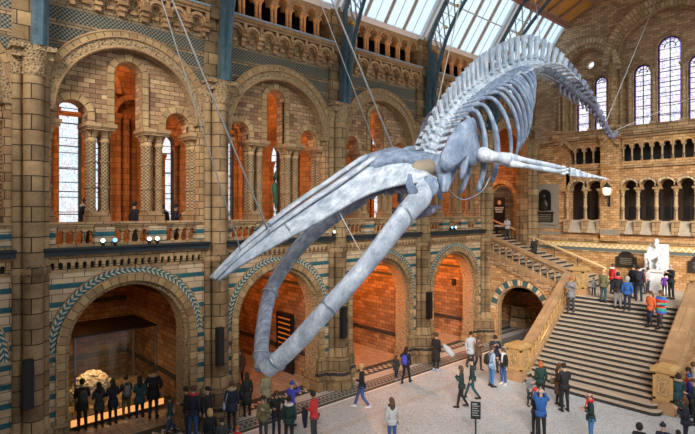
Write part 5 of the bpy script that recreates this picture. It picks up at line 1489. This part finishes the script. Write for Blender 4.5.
def skin_mesh(name, V, E, R, sub=1):
    me = bpy.data.meshes.new(name); me.from_pydata([tuple(v) for v in V], E, [])
    o = bpy.data.objects.new('tmp', me); COL.objects.link(o)
    md = o.modifiers.new('s', 'SKIN'); md.use_smooth_shade = True
    for i, r in enumerate(R):
        sv = me.skin_vertices[0].data[i]; sv.radius = r if isinstance(r, tuple) else (r, r); sv.use_root = (i == 0)
    sb = o.modifiers.new('b', 'SUBSURF'); sb.levels = sub; sb.render_levels = sub
    dg = bpy.context.evaluated_depsgraph_get(); ev = o.evaluated_get(dg)
    vs = [v.co.copy() for v in ev.data.vertices]; fs = [tuple(p.vertices) for p in ev.data.polygons]
    bpy.data.objects.remove(o); bpy.data.meshes.remove(me)
    return vs, fs
CACHE = {}
def pose_joints(leg, armL, armR, lean=0, head=0):
    """figure 1.75 m tall facing -Y; returns joint dict"""
    J = {}
    lx = Vector((0, -math.sin(lean), math.cos(lean)))
    P0 = Vector((0, 0, .95))
    J['pel'] = P0; J['sp'] = P0 + lx * .20; J['ch'] = P0 + lx * .40; J['nk'] = P0 + lx * .55; J['hb'] = P0 + lx * .62 + Vector((0, -.01, 0))
    hd = Vector((0, -math.sin(lean + head), math.cos(lean + head)))
    J['h1'] = J['hb'] + hd * .06 + Vector((0, -.012, 0)); J['h2'] = J['hb'] + hd * .13 + Vector((0, -.005, 0)); J['h3'] = J['hb'] + hd * .175; J['hd'] = hd
    for s, q in ((-1, 'L'), (1, 'R')):
        hip = P0 + Vector((s * .09, 0, -.05)); J['hip' + q] = hip
        if leg == 'stand': kn, an, dy = Vector((s * .105, -.015, .50)), Vector((s * .115, .02, .085)), -.15
        elif leg == 'walk':
            if s < 0: kn, an = Vector((s * .09, -.17, .53)), Vector((s * .09, -.30, .10))
            else: kn, an = Vector((s * .09, .04, .50)), Vector((s * .09, .30, .16))
        elif leg == 'walk2':
            if s > 0: kn, an = Vector((s * .09, -.10, .51)), Vector((s * .09, -.16, .09))
            else: kn, an = Vector((s * .09, .0, .50)), Vector((s * .09, .22, .13))
        elif leg == 'step':
            if s < 0: kn, an = Vector((s * .09, -.10, .50)), Vector((s * .09, -.06, .09))
            else: kn, an = Vector((s * .09, -.20, .57)), Vector((s * .09, -.12, .22))
        J['kn' + q], J['an' + q] = kn, an
        J['toe' + q] = an + Vector((s * .02, -.16, -.05))
        sh = J['ch'] + lx * .085 + Vector((s * .175, .0, 0)); J['sh' + q] = sh
        a = armL if s < 0 else armR
        if a == 'down': el, wr = sh + Vector((s * .05, .03, -.28)), sh + Vector((s * .06, -.03, -.53))
        elif a == 'swing': el, wr = sh + Vector((s * .05, -.10, -.26)), sh + Vector((s * .02, -.26, -.42))
        elif a == 'back': el, wr = sh + Vector((s * .05, .13, -.25)), sh + Vector((s * .05, .10, -.49))
        elif a == 'hold': el, wr = sh + Vector((s * .05, .0, -.28)), sh + Vector((-s * .06, -.23, -.24))
        elif a == 'phone': el, wr = sh + Vector((s * .06, -.05, -.27)), sh + Vector((-s * .09, -.27, -.08))
        elif a == 'photo': el, wr = sh + Vector((s * .08, -.20, -.10)), sh + Vector((-s * .07, -.30, .14))
        elif a == 'pocket': el, wr = sh + Vector((s * .10, .06, -.26)), sh + Vector((s * .01, -.08, -.44))
        elif a == 'out': el, wr = sh + Vector((s * .16, -.12, -.18)), sh + Vector((s * .10, -.36, -.16))
        J['el' + q], J['wr' + q] = el, wr
    return J
def body_mesh(key):
    if ('body', key) in CACHE: return CACHE['body', key]
    J = pose_joints(*key)
    n = ['pel', 'sp', 'ch', 'nk', 'hb', 'h1', 'h2', 'h3']; V = [J[k] for k in n]; E = [(i, i + 1) for i in range(7)]; R = [.085, .080, .095, .052, (.055, .06), (.072, .088), (.078, .094), (.05, .06)]
    for q in 'LR':
        o = len(V); V += [J['hip' + q], J['kn' + q], J['an' + q], J['toe' + q]]; E += [(0, o), (o, o + 1), (o + 1, o + 2), (o + 2, o + 3)]; R += [.066, .046, .036, .03]
        o = len(V); hnd = (J['wr' + q] - J['el' + q]).normalized(); V += [J['sh' + q], J['el' + q], J['wr' + q], J['wr' + q] + hnd * .07]; E += [(2, o), (o, o + 1), (o + 1, o + 2), (o + 2, o + 3)]; R += [.048, .036, .026, (.036, .018)]
    vs, fs = skin_mesh('b', V, E, R, 1)
    m = MB(); m.add(vs, fs, smooth=True)
    hd = J['hd']; fw = Vector((0, -hd.z, hd.y)); f = fw if fw.y < 0 else -fw
    c = J['h1'].lerp(J['h2'], .45)
    m.tube([c + f * .085 + hd * .035, c + f * .115 - hd * .0, c + f * .085 - hd * .01], [.010, .016, .012], 6)   # nose
    for s in (-1, 1): m.ball(c + Vector((s * .078, 0, 0)) - f * -.0, (.012, .022, .032), 8, 5)   # ears
    for q in 'LR':
        w = J['wr' + q]; d = (w - J['el' + q]).normalized(); sd = Vector((1, 0, 0)) if abs(d.x) < .8 else Vector((0, 1, 0)); a = d.cross(sd).normalized(); b = a.cross(d).normalized()
        s = -1 if q == 'L' else 1
        pal = w + d * .08
        for i, ln in enumerate((.062, .075, .070, .055)):
            r0 = pal + a * (-.027 + .018 * i); bend = Vector((-s * .35, -.2, 0)); 
            m.tube([r0 - d * .02, r0 + d * ln * .5, r0 + (d + bend * .5).normalized() * ln * .95], [.0095, .009, .007], 5)
        m.tube([w + d * .03 - a * .02, w + d * .06 - a * .055, w + d * .095 - a * .06], [.012, .011, .008], 5)
    CACHE['body', key] = m.mesh('body'); return CACHE['body', key]
def top_mesh(key, ln, puff):
    k = ('top', key, ln, puff)
    if k in CACHE: return CACHE[k]
    J = pose_joints(*key); p = puff
    V = [J['pel'] + Vector((0, 0, -.02)), J['sp'], J['ch'], J['nk'] - (J['nk'] - J['ch']) * .25]; E = [(0, 1), (1, 2), (2, 3)]; R = [(.168 + p, .125 + p), (.160 + p, .122 + p), (.172 + p, .130 + p), (.085, .08)]
    for q in 'LR':
        o = len(V); V += [J['sh' + q] * 1.0, J['el' + q], J['wr' + q] + (J['el' + q] - J['wr' + q]) * .06]; E += [(2, o), (o, o + 1), (o + 1, o + 2)]; R += [.070 + p, .056 + p, .042 + p * .7]
    vs, fs = skin_mesh('t', V, E, R, 1); m = MB(); m.add(vs, fs, smooth=True)
    z0 = {'hip': .84, 'thigh': .72, 'knee': .50}[ln]
    st = 3; pts = [(0, 0, 1.02)]; rad = [(.172 + p, .13 + p)]
    for i in range(1, st + 1): t = i / st; pts.append((0, 0, 1.02 + (z0 - 1.02) * t)); rad.append((.178 + p + .035 * t * (1 if ln != 'hip' else .3), .138 + p + .05 * t * (1 if ln != 'hip' else .3)))
    m.tube(pts, rad, 14, up=(0, 1, 0))
    m.lathe(0, J['nk'].y, [(.09, J['nk'].z - .10), (.078, J['nk'].z - .01), (.07, J['nk'].z + .0)], 10)
    CACHE[k] = m.mesh('jacket'); return CACHE[k]
def leg_mesh(key):
    k = ('leg', key)
    if k in CACHE: return CACHE[k]
    J = pose_joints(*key); V = [J['pel'] + Vector((0, 0, .03))]; E = []; R = [(.158, .12)]
    for q in 'LR':
        o = len(V); V += [J['hip' + q] + Vector((0, 0, -.02)), J['kn' + q], J['an' + q] + Vector((0, 0, .02))]; E += [(0, o), (o, o + 1), (o + 1, o + 2)]; R += [(.098, .1), .068, .055]
    vs, fs = skin_mesh('l', V, E, R, 1); m = MB(); m.add(vs, fs, smooth=True)
    CACHE[k] = m.mesh('trousers'); return CACHE[k]
def shoe_mesh(key, q):
    k = ('shoe', key, q)
    if k in CACHE: return CACHE[k]
    J = pose_joints(*key); a = J['an' + q]; t = J['toe' + q]; d = Vector((t.x - a.x, t.y - a.y, 0)).normalized(); g = a.z - .085
    m = MB(); b = Vector((a.x, a.y, g)); m.tube([b - d * .07 + Vector((0, 0, .045)), b - d * .02 + Vector((0, 0, .055)), b + d * .08 + Vector((0, 0, .045)), b + d * .17 + Vector((0, 0, .032)), b + d * .20 + Vector((0, 0, .03))], [(.036, .044), (.046, .054), (.05, .044), (.045, .031), (.02, .018)], 10)
    m.tube([b + Vector((0, 0, .05)), a + Vector((0, 0, .05))], [.048, .05], 8)
    CACHE[k] = m.mesh('shoe'); return CACHE[k]
def boot_mesh(key, q):
    k = ('boot', key, q)
    if k in CACHE: return CACHE[k]
    J = pose_joints(*key); a = J['an' + q]; m = MB(); m.tube([a + Vector((0, 0, -.04)), a + (J['kn' + q] - a) * .3, a + (J['kn' + q] - a) * .78], [.065, .072, .085], 12)
    CACHE[k] = m.mesh('boot'); return CACHE[k]
def hair_mesh(key, style):
    k = ('hair', key, style)
    if k in CACHE: return CACHE[k]
    J = pose_joints(*key); hd = J['hd']; f = Vector((0, -hd.z, hd.y)); f = f if f.y < 0 else -f
    c = J['h1'].lerp(J['h2'], .6); R3 = Matrix((( 1, 0, 0, c.x), (0, -f.y, hd.y, c.y), (0, -f.z, hd.z, c.z), (0, 0, 0, 1)))
    m = MB()
    if style == 'bald': m.ball((0, .012, -.01), (.088, .098, .05), 12, 8, T=R3)
    elif style == 'hood':
        m.ball((0, .03, .0), (.125, .125, .155), 14, 9, T=R3)
    elif style == 'hat': m.ball((0, .01, .045), (.098, .112, .085), 12, 8, T=R3); m.tube([R3 @ Vector((0, -.02, .03)), R3 @ Vector((0, -.15, .015))], [(.09, .012), (.06, .008)], 8)
    elif style == 'beanie': m.ball((0, .005, .05), (.098, .11, .09), 12, 8, T=R3); m.lathe(0, 0.005, [(.097, .01), (.104, .02), (.104, .05), (.097, .06)], 12, T=R3); m.ball((0, .005, .15), .03, 8, 6, T=R3)
    else:
        m.ball((0, .018, .022), (.096, .108, .112), 14, 9, T=R3)
        if style == 'long':
            m.tube([R3 @ Vector((0, .06, .02)), R3 @ Vector((0, .09, -.10)), R3 @ Vector((0, .09, -.24)), R3 @ Vector((0, .08, -.32))], [(.095, .05), (.105, .045), (.10, .035), (.06, .02)], 10, up=(0, 1, 0))
        if style == 'bob':
            m.tube([R3 @ Vector((0, .05, .03)), R3 @ Vector((0, .045, -.08)), R3 @ Vector((0, .04, -.15))], [(.10, .08), (.112, .085), (.095, .07)], 12, up=(0, 1, 0))
        if style == 'bun': m.ball((0, .11, .07), .045, 8, 6, T=R3)
        if style == 'pony': m.tube([R3 @ Vector((0, .10, .06)), R3 @ Vector((0, .17, .0)), R3 @ Vector((0, .15, -.16))], [.03, .035, .012], 8)
    CACHE[k] = m.mesh('hair'); return CACHE[k]
def face_mesh(key):
    k = ('face', key)
    if k in CACHE: return CACHE[k]
    J = pose_joints(*key); hd = J['hd']; f = Vector((0, -hd.z, hd.y)); f = f if f.y < 0 else -f; c = J['h1'].lerp(J['h2'], .45)
    e = MB()
    for s in (-1, 1): e.ball(c + f * .082 + hd * .03 + Vector((s * .032, 0, 0)), (.012, .009, .008), 6, 4)
    mo = MB(); mo.ball(c + f * .078 - hd * .045, (.024, .010, .007), 8, 4)
    CACHE[k] = (e.mesh('eyes'), mo.mesh('mouth')); return CACHE[k]
plain('lips', (.42, .14, .12), .5)
def omat(o, mat):
    o.material_slots[0].link = 'OBJECT'; o.material_slots[0].material = M[mat]
def pobj(name, me, mat, parent):
    o = bpy.data.objects.new(name, me); COL.objects.link(o); o.parent = parent
    if not me.materials: me.materials.append(M['cloth_black'])
    omat(o, mat); return o
def person(x, y, z, face, h, top, legs, hair, style='short', pose='stand', aL='down', aR='down', ln='hip', puff=0.0, lean=0.03, head=.1, skin=0, shoe='black', lab='', boots=None, scarf=None, hood=None, cat='person'):
    """face = heading in degrees: 0 faces -Y (towards the viewer's end of the hall), 90 faces +X"""
    key = (pose, aL, aR, lean, head); sc = h / 1.75
    t = thing('person', lab, cat, (x, y, z), math.radians(face)); t.scale = (sc, sc, sc)
    pobj('body', body_mesh(key), 'skin_%d' % skin, t)
    pobj('jacket', top_mesh(key, ln, puff), 'cloth_' + top, t); pobj('trousers', leg_mesh(key), 'cloth_' + legs, t)
    for q in 'LR':
        pobj('shoe', shoe_mesh(key, q), 'cloth_' + shoe, t)
        if boots: pobj('boot', boot_mesh(key, q), 'cloth_' + boots, t)
    pobj('hair' if style not in ('hat', 'beanie', 'hood') else {'hood': 'hood', 'hat': 'cap', 'beanie': 'beanie'}[style], hair_mesh(key, style), 'cloth_' + hair, t)
    e, mo = face_mesh(key); pobj('eyes', e, 'cloth_eye', t); pobj('mouth', mo, 'lips', t)
    J = pose_joints(*key)
    if scarf:
        m = MB(); n_ = J['nk']; m.tube([n_ + Vector((.10 * math.cos(a * PI / 5), .09 * math.sin(a * PI / 5) - .01, .015)) for a in range(11)], .045, 8); m.tube([n_ + Vector((.06, -.11, 0)), n_ + Vector((.07, -.17, -.15)), n_ + Vector((.06, -.17, -.38))], [(.05, .03), (.05, .02), (.05, .015)], 8, up=(0, 1, 0)); obj('scarf', m, 'cloth_' + scarf, t)
    if hood:
        m = MB(); n_ = J['nk']; m.tube([n_ + Vector((.125 * math.cos(a), .10 + .06 * math.sin(a) - .06 * abs(math.cos(a)), .02 + .0 * a)) for a in [PI * i / 8 for i in range(9)]], [(.05, .055)] * 9, 8); obj('fur_collar' if hood == 'fur' else 'hood', m, 'cloth_' + hood, t)
    return t
def backpack(x, y, z, face, col, lab, h=1.75, off=.22):
    sc = h / 1.75; a = math.radians(face)
    t = thing('backpack', lab, 'backpack', (x - math.sin(a) * off * sc * -0 + -math.sin(a) * 0, y, z), a); t.scale = (sc, sc, sc)
    m = MB(); m.tube([(0, off, 1.0), (0, off + .02, 1.05), (0, off + .02, 1.35), (0, off, 1.44)], [(.11, .05), (.145, .095), (.14, .085), (.08, .04)], 12, up=(0, 1, 0)); obj('body', m, 'cloth_' + col, t)
    m = MB(); m.tube([(0, off + .09, 1.04), (0, off + .1, 1.22)], [(.10, .04), (.09, .035)], 10, up=(0, 1, 0)); obj('front_pocket', m, 'cloth_' + col, t)
    for s in (-1, 1):
        m = MB(); m.tube([(s * .09, off - .06, 1.42), (s * .10, 0.0, 1.50), (s * .11, -.14, 1.42), (s * .12, -.15, 1.25), (s * .14, off - .1, 1.08)], .018, 6); obj('strap', m, 'cloth_' + col, t)
    return t
def shoulder_bag(x, y, z, face, col, lab, h=1.75, side=1):
    sc = h / 1.75; t = thing('shoulder_bag', lab, 'bag', (x, y, z), math.radians(face)); t.scale = (sc, sc, sc)
    m = MB(); m.tube([(side * .26, -.02, .80), (side * .27, -.02, .84), (side * .27, -.02, 1.02), (side * .26, -.02, 1.06)], [(.04, .12), (.06, .16), (.05, .15), (.02, .12)], 10, up=(0, 1, 0)); obj('body', m, 'cloth_' + col, t)
    m = MB(); m.tube([(side * .25, -.12, 1.05), (side * .18, -.16, 1.3), (side * .12, -.02, 1.5), (side * .18, .12, 1.3), (side * .25, .10, 1.05)], .012, 6); obj('strap', m, 'cloth_' + col, t)
    return t
FA = 90  # helper headings: 0 = -Y, 90 = +X, 180 = +Y, 270 = -X (towards the arcade)
CO = 'at the glass case'
person(-2.55, 5.30, 0, 262, 1.82, 'black', 'black', 'hair_dark', aL='hold', aR='hold', ln='thigh', lab='person in a long black coat and dark backpack at the glass case end')
backpack(-2.55, 5.30, 0, 262, 'charcoal', 'dark backpack worn by the tall visitor at the photo edge end of the glass case', 1.82)
person(-2.40, 5.83, 0, 268, 1.62, 'charcoal', 'black', 'hair_dark', 'long', ln='thigh', aL='hold', aR='hold', lab='person in a dark hooded coat, second in the row ' + CO, hood='navy')
person(-2.35, 6.30, 0, 270, 1.64, 'navy', 'black', 'hair_dark', 'long', ln='thigh', aL='hold', aR='hold', lab='person with long dark hair and navy coat, third in the row ' + CO)
person(-2.55, 6.85, 0, 265, 1.60, 'charcoal', 'olive', 'hair_dark', aL='hold', aR='hold', lab='person with a pale grey backpack leaning forward ' + CO, lean=.12)
backpack(-2.55, 6.85, 0, 265, 'grey', 'pale grey backpack on the fourth visitor ' + CO, 1.60, .26)
person(-1.95, 7.14, 0, 255, 1.67, 'teal', 'navy', 'hair_dark', 'long', ln='thigh', aR='hold', shoe='lightgrey', lab='person in a dark teal coat and pale shoes behind the row ' + CO)
person(-1.85, 7.62, 0, 240, 1.92, 'black', 'charcoal', 'hair_brown', ln='thigh', puff=.015, hood='fur', aL='pocket', aR='pocket', lab='tallest person, black parka with fur collar, at the end of the glass case row')
person(-.12, 7.55, 0, 340, 1.34, 'teal', 'jeans', 'hair_dark', pose='walk2', lab='child in a teal blue jacket walking on the border near the coral alcove')
person(.30, 7.98, 0, 330, 1.66, 'black', 'charcoal', 'hair_dark', puff=.01, lab='person in a black jacket behind the visitor with red backpack straps', aR='hold')
person(.91, 7.93, 0, 215, 1.84, 'navy', 'jeans', 'hair_brown', aL='down', puff=.015, scarf='red', lab='person in a navy jacket with red trim below the column at the coral alcove')
person(1.05, 8.38, 0, 120, 1.76, 'black', 'navy', 'black', 'hat', puff=.015, lab='person in a black cap and jacket beside the one with the red trim')
person(2.50, 7.76, 0, 250, 1.55, 'black', 'black', 'hair_blonde', 'bob', lab='blonde haired person in black at the lower photo edge')
person(3.14, 7.85, 0, 260, 1.45, 'charcoal', 'black', 'hair_dark', lab='dark haired person at the lower photo edge next to the blonde one')
person(3.50, 8.20, 0, 20, 1.22, 'red', 'navy', 'hair_red', lab='red haired child at the lower photo edge below the hooded visitors')
person(-4.01, 12.06, 0, 60, 1.72, 'lightblue', 'jeans', 'hair_dark', pose='walk2', lab='person in a light blue shirt walking inside the alcove behind the jaw tip')
person(-2.69, 11.88, 0, 55, 1.72, 'brown', 'black', 'hair_brown', 'long', pose='walk', ln='thigh', lab='person with long brown hair and dark coat walking out of the jaw tip alcove')
person(1.15, 9.30, 0, 245, 1.76, 'navy', 'black', 'hair_brown', pose='walk2', ln='thigh', hood='fur', lab='person in a navy coat with brown fur hood and a bright bag by the column')
shoulder_bag(1.15, 9.30, 0, 245, 'lightblue', 'pale patterned shoulder bag of the visitor in the fur hooded navy coat', 1.76, 1)
person(.36, 10.41, 0, 265, 1.64, 'black', 'black', 'hair_dark', 'bob', ln='knee', shoe='black', lab='person in a long black coat seen from behind, just before the jaw tip')
shoulder_bag(.36, 10.41, 0, 265, 'navy', 'small navy shoulder bag on the visitor in the long black coat before the jaw tip', 1.64, 1)
person(.69, 11.06, 0, 268, 1.66, 'khaki', 'charcoal', 'khaki', 'hood', ln='thigh', puff=.02, lab='person in a khaki parka directly under the whale jaw tip')
person(2.75, 9.62, 0, 40, 1.60, 'olive', 'charcoal', 'hair_dark', 'pony', aR='phone', lab='person in an olive brown jacket holding a hand to the chest, below the jaw tip', head=-.05)
person(2.65, 10.22, 0, 60, 1.60, 'black', 'navy', 'hair_brown', 'long', aL='hold', puff=.01, lab='person in black with an outstretched arm between the olive and the dark green jackets', aR='out')
person(3.50, 10.15, 0, 225, 1.64, 'darkgreen', 'black', 'hair_dark', 'bun', puff=.02, hood='white', lab='person in a dark green coat with a white hood seen from behind')
person(2.25, 11.15, 0, 200, 1.60, 'royal', 'navy', 'blue', 'beanie', aL='photo', aR='photo', lab='person in a bright blue jacket and blue hat raising both arms')
person(3.85, 10.96, 0, 295, 1.72, 'red', 'charcoal', 'hair_dark', aL='hold', aR='hold', skin=2, lab='person in a red top carrying a dark blue coat over the arm')
t = thing('folded_coat', 'dark blue coat hanging over the arm of the visitor in the red top', 'coat', (3.58, 10.86, .0), math.radians(295))
m = MB(); m.tube([(0, -.05, 1.18), (.0, -.08, 1.0), (.02, -.07, .75), (0, -.06, .45)], [(.14, .06), (.19, .09), (.16, .07), (.10, .04)], 10, up=(0, 1, 0)); obj('cloth', m, 'cloth_navy', t)
person(2.85, 14.20, 0, 310, 1.78, 'black', 'jeans', 'hair_blonde', 'bun', pose='walk', aR='hold', shoe='white', lab='blonde person in a black top and blue jeans walking across the floor alone')
person(1.39, 17.82, 0, 200, 1.16, 'charcoal', 'navy', 'hair_brown', 'long', pose='walk2', ln='thigh', shoe='lightgrey', lab='child in a dark dress walking hand in hand beside the arcade')
person(2.07, 17.75, 0, 200, 1.66, 'black', 'black', 'hair_dark', 'long', pose='walk', aR='out', lab='person in black with a purple blue backpack walking beside the child')
backpack(2.07, 17.75, 0, 200, 'royal', 'purple blue backpack of the visitor walking with the child', 1.66)
person(1.81, 20.29, 0, 185, 1.86, 'black', 'black', 'hair_brown', ln='knee', aR='hold', shoe='lightblue', lab='person in a long black coat carrying a pale grey sheet by the last arches')
t = thing('pale_garment', 'pale grey garment held out by the visitor in the long black coat', 'garment', (2.1, 20.45, 0), 0)
m = MB(); m.tube([(0, 0, 1.38), (.12, .08, 1.2), (.28, .2, .98), (.42, .3, .82)], [(.05, .05), (.12, .14), (.16, .16), (.13, .10)], 10); obj('cloth', m, 'cloth_lightgrey', t)
person(2.72, 21.90, 0, 60, 1.84, 'lightgrey', 'charcoal', 'hair_dark', pose='walk2', ln='thigh', aR='phone', lab='person in a pale grey white coat walking beside the one in brown')
person(3.05, 22.10, 0, 60, 1.62, 'brown', 'black', 'hair_brown', 'long', pose='walk2', ln='thigh', aL='phone', aR='phone', lab='person in a dark brown coat walking beside the pale coated visitor')
person(5.22, 18.38, 0, 300, 1.70, 'darkgreen', 'teal', 'black', 'hat', pose='walk', lab='person in a black cap and dark green jacket striding over the open floor')
person(5.45, 17.30, 0, 300, 1.66, 'darkgreen', 'black', 'hair_brown', 'bob', pose='walk2', aR='phone', aL='phone', lab='person in a dark jacket holding a cup, walking before the capped one')
person(5.91, 12.68, 0, 245, 1.62, 'lightgrey', 'jeans', 'hair_brown', 'long', puff=.02, aL='hold', lab='person in a grey white jacket with brown hair at the bottom of the open floor', scarf='black')
shoulder_bag(5.91, 12.68, 0, 245, 'cream', 'large pale canvas bag on the shoulder of the grey white jacketed visitor', 1.62, -1)
person(3.86, 22.32, 0, 45, 1.80, 'navy', 'charcoal', 'hair_dark', puff=.03, ln='thigh', hood='fur', aL='phone', aR='phone', head=.35, lab='person in a dark parka with a fur hood looking down by the last pier')
person(4.90, 20.36, 0, 150, 1.82, 'lightblue', 'brightjeans', 'hair_brown', aR='hold', lab='person in a blue grey shirt and bright jeans near the newel post')
backpack(4.90, 20.36, 0, 150, 'black', 'black backpack of the visitor in bright jeans near the newel post', 1.82)
person(5.15, 20.95, 0, 350, 1.68, 'black', 'jeans', 'hair_brown', 'long', aL='hold', shoe='white', lab='person in an open black jacket over a white top facing the one with the backpack', scarf='white')
person(7.22, 19.51, 0, 60, 1.30, 'grey', 'charcoal', 'hair_dark', aL='phone', aR='phone', lab='boy in a grey top with his hands to his face before the main stairs')
person(7.30, 20.25, 0, 215, 1.66, 'darkgreen', 'black', 'hair_red', 'bob', puff=.01, lab='red haired person in a dark green jacket before the main stairs')
person(7.98, 20.45, 0, 150, 1.70, 'brown', 'black', 'hair_brown', 'long', ln='knee', aR='hold', lab='person with long brown hair and dark brown coat beside the tall one in black')
shoulder_bag(7.90, 20.42, 0, 150, 'olive', 'olive patterned bag of the brown coated visitor before the stairs', 1.70, 1)
person(8.42, 20.02, 0, 235, 1.86, 'black', 'black', 'hair_dark', aL='phone', aR='phone', head=.3, lab='tall person all in black looking down before the main stairs')
person(9.02, 16.91, 0, 210, 1.76, 'blue', 'black', 'hair_grey', 'bald', aL='photo', aR='photo', puff=.01, lab='grey haired person in a blue jacket raising both hands to take a picture', head=-.1)
person(8.72, 17.15, 0, 230, 1.62, 'black', 'black', 'red', 'beanie', lab='person in a red hat half hidden behind the blue jacketed photographer', aR='photo', aL='photo')
person(10.32, 17.89, 0, 300, 1.72, 'darkgreen', 'brightjeans', 'hair_brown', 'bald', aL='hold', aR='hold', scarf='red', lab='person in a dark green jacket with a red scarf and jeans, hands clasped')
person(11.62, 22.72, 0, 190, 1.66, 'teal', 'teal', 'hair_dark', 'bob', boots='tan', hood='fur', ln='thigh', aR='hold', lab='person in a teal coat and tall brown boots beside the newel at the photo edge')
person(11.95, 23.1, 0, 300, 1.62, 'royal', 'navy', 'blue', 'beanie', aL='hold', lab='person in a blue hat in the crowd behind the boots visitor')
person(11.72, 23.75, 0, 300, 1.70, 'red', 'black', 'hair_dark', 'long', aL='hold', lab='person in red in the crowd behind the stair balustrade')
person(12.25, 22.35, 0, 280, 1.68, 'darkgreen', 'black', 'hair_brown', 'hat', aR='hold', lab='person in dark green with a cap at the photo edge crowd')
person(11.7, 24.5, 0, 320, 1.74, 'cream', 'charcoal', 'hair_brown', aR='hold', lab='person in a cream top deepest in the crowd beside the stairs')
person(12.58, 19.96, 0, 285, 1.66, 'navy', 'navy', 'hair_brown', 'bob', puff=.02, aL='phone', aR='phone', lab='person in a dark blue coat in the lower photo corner, looking at the hands')
person(12.10, 17.07, 0, 200, 1.45, 'black', 'black', 'hair_dark', 'hood', lab='dark hooded head at the bottom photo edge, first of three')
person(12.62, 17.48, 0, 200, 1.50, 'navy', 'black', 'navy', 'beanie', lab='head in a dark blue hat at the bottom photo edge, second of three')
person(12.95, 17.75, 0, 200, 1.32, 'charcoal', 'black', 'hair_dark', lab='smallest dark head at the bottom photo edge, third of three')
# on the stairs and the landing
zs = lambda y: math.floor((y - YF) / .25 + 1) * .175
person(5.95, 26.05, zs(26.05), 20, 1.76, 'grey', 'charcoal', 'hair_red', ln='thigh', aR='phone', aL='hold', head=.3, lab='red haired person in a long grey coat by the balustrade near the stair top')
person(7.21, 26.9, zs(26.9) , 170, 1.64, 'olive', 'teal', 'hair_blonde', ln='hip', puff=.02, lab='person in an olive khaki jacket climbing near the top of the stairs')
person(6.55, 27.35, ZL, 20, .95, 'grey', 'navy', 'hair_dark', 'beanie', lab='small child in grey beside the landing newel')
person(8.0, 26.62, zs(26.62), 190, 1.76, 'black', 'grey', 'hair_dark', hood='red', puff=.01, lab='person in a black jacket with a red hood near the top of the stairs')
person(8.45, 26.55, zs(26.55), 190, 1.60, 'blue', 'navy', 'hair_grey', 'hood', puff=.02, lab='person in a bright blue jacket near the top of the stairs, seen from behind')
person(8.62, 27.6, ZL, 190, 1.74, 'navy', 'navy', 'hair_dark', puff=.02, lab='person with a black backpack standing at the stair top before the statue')
backpack(8.62, 27.6, ZL, 190, 'black', 'black backpack worn at the stair top before the statue', 1.74)
person(8.15, 28.2, ZL, 160, 1.70, 'black', 'charcoal', 'hair_dark', lab='person in black beside the backpack wearer on the landing')
person(6.9, 28.9, ZL, 150, 1.60, 'red', 'navy', 'hair_brown', lab='person in a red and white top on the landing near the side flight', hood='white')
person(8.0, 30.1, ZL, 60, 1.30, 'orange', 'charcoal', 'hair_dark', lab='child in an orange red top standing before the statue pedestal')
person(8.02, 30.75, ZL, 80, 1.36, 'lightgrey', 'charcoal', 'hair_dark', lab='child in a pale grey top beside the statue pedestal')
person(8.95, 30.35, ZL, 20, 1.12, 'purple', 'navy', 'hair_dark', lab='small child in purple next to the statue')
person(9.50, 29.46, ZL, 330, 1.74, 'black', 'black', 'hair_grey', 'bald', aL='phone', aR='phone', lab='person in black with grey hair reading beside the statue')
person(9.68, 25.93, zs(25.93), 340, 1.66, 'orange', 'navy', 'hair_brown', 'long', pose='step', aL='hold', lab='person in a rust orange top coming down the main stairs')
person(10.12, 25.85, zs(25.85), 340, 1.74, 'striped', 'charcoal', 'hair_brown', 'bob', pose='step', ln='thigh', puff=.02, aR='hold', skin=0, lab='person in a rainbow striped jacket coming down the main stairs')
zfl = lambda x: ZL + (ZB - ZL) / NF * math.ceil((XA - x) / ((XA - XB) / NF))
person(2.05, 29.6, zfl(2.05), 250, 1.62, 'black', 'black', 'hair_grey', 'bald', pose='stand', ln='thigh', lab='dark clothed person climbing the side flight alone', aR='pocket')
person(-2.75, 32.0, 6.4, 60, 1.6, 'charcoal', 'black', 'hair_dark', lab='person in dark clothes at the stair head beside the dark banner')
person(-1.25, 32.1, zfl(-1.25), 40, 1.6, 'lightgrey', 'charcoal', 'hair_brown', 'long', aL='hold', aR='hold', lab='person in a pale top at the stair head before the banner')
# on the gallery above the coral alcove
person(-1.25, 5.05, 6.62, 130, 1.76, 'black', 'black', 'hair_dark', aR='hold', lab='person in black standing at the gallery window above the coral alcove', hood='white')
person(-1.35, 6.72, 6.62, 200, 1.66, 'black', 'black', 'hair_dark', lab='person in black half hidden behind the gallery column above the coral alcove')
person(-1.15, 7.70, 6.62, 240, 1.56, 'black', 'black', 'hair_brown', puff=.02, hood='fur', lab='person in a black coat with fur hood on the gallery by the far opening')
person(-1.2, 8.2, 6.62, 150, 1.58, 'navy', 'charcoal', 'hair_dark', aL='phone', lab='person in navy facing the fur hooded one on the gallery by the far opening')
for k_ in [k_ for k_ in M if M[k_] is None]: M.pop(k_)
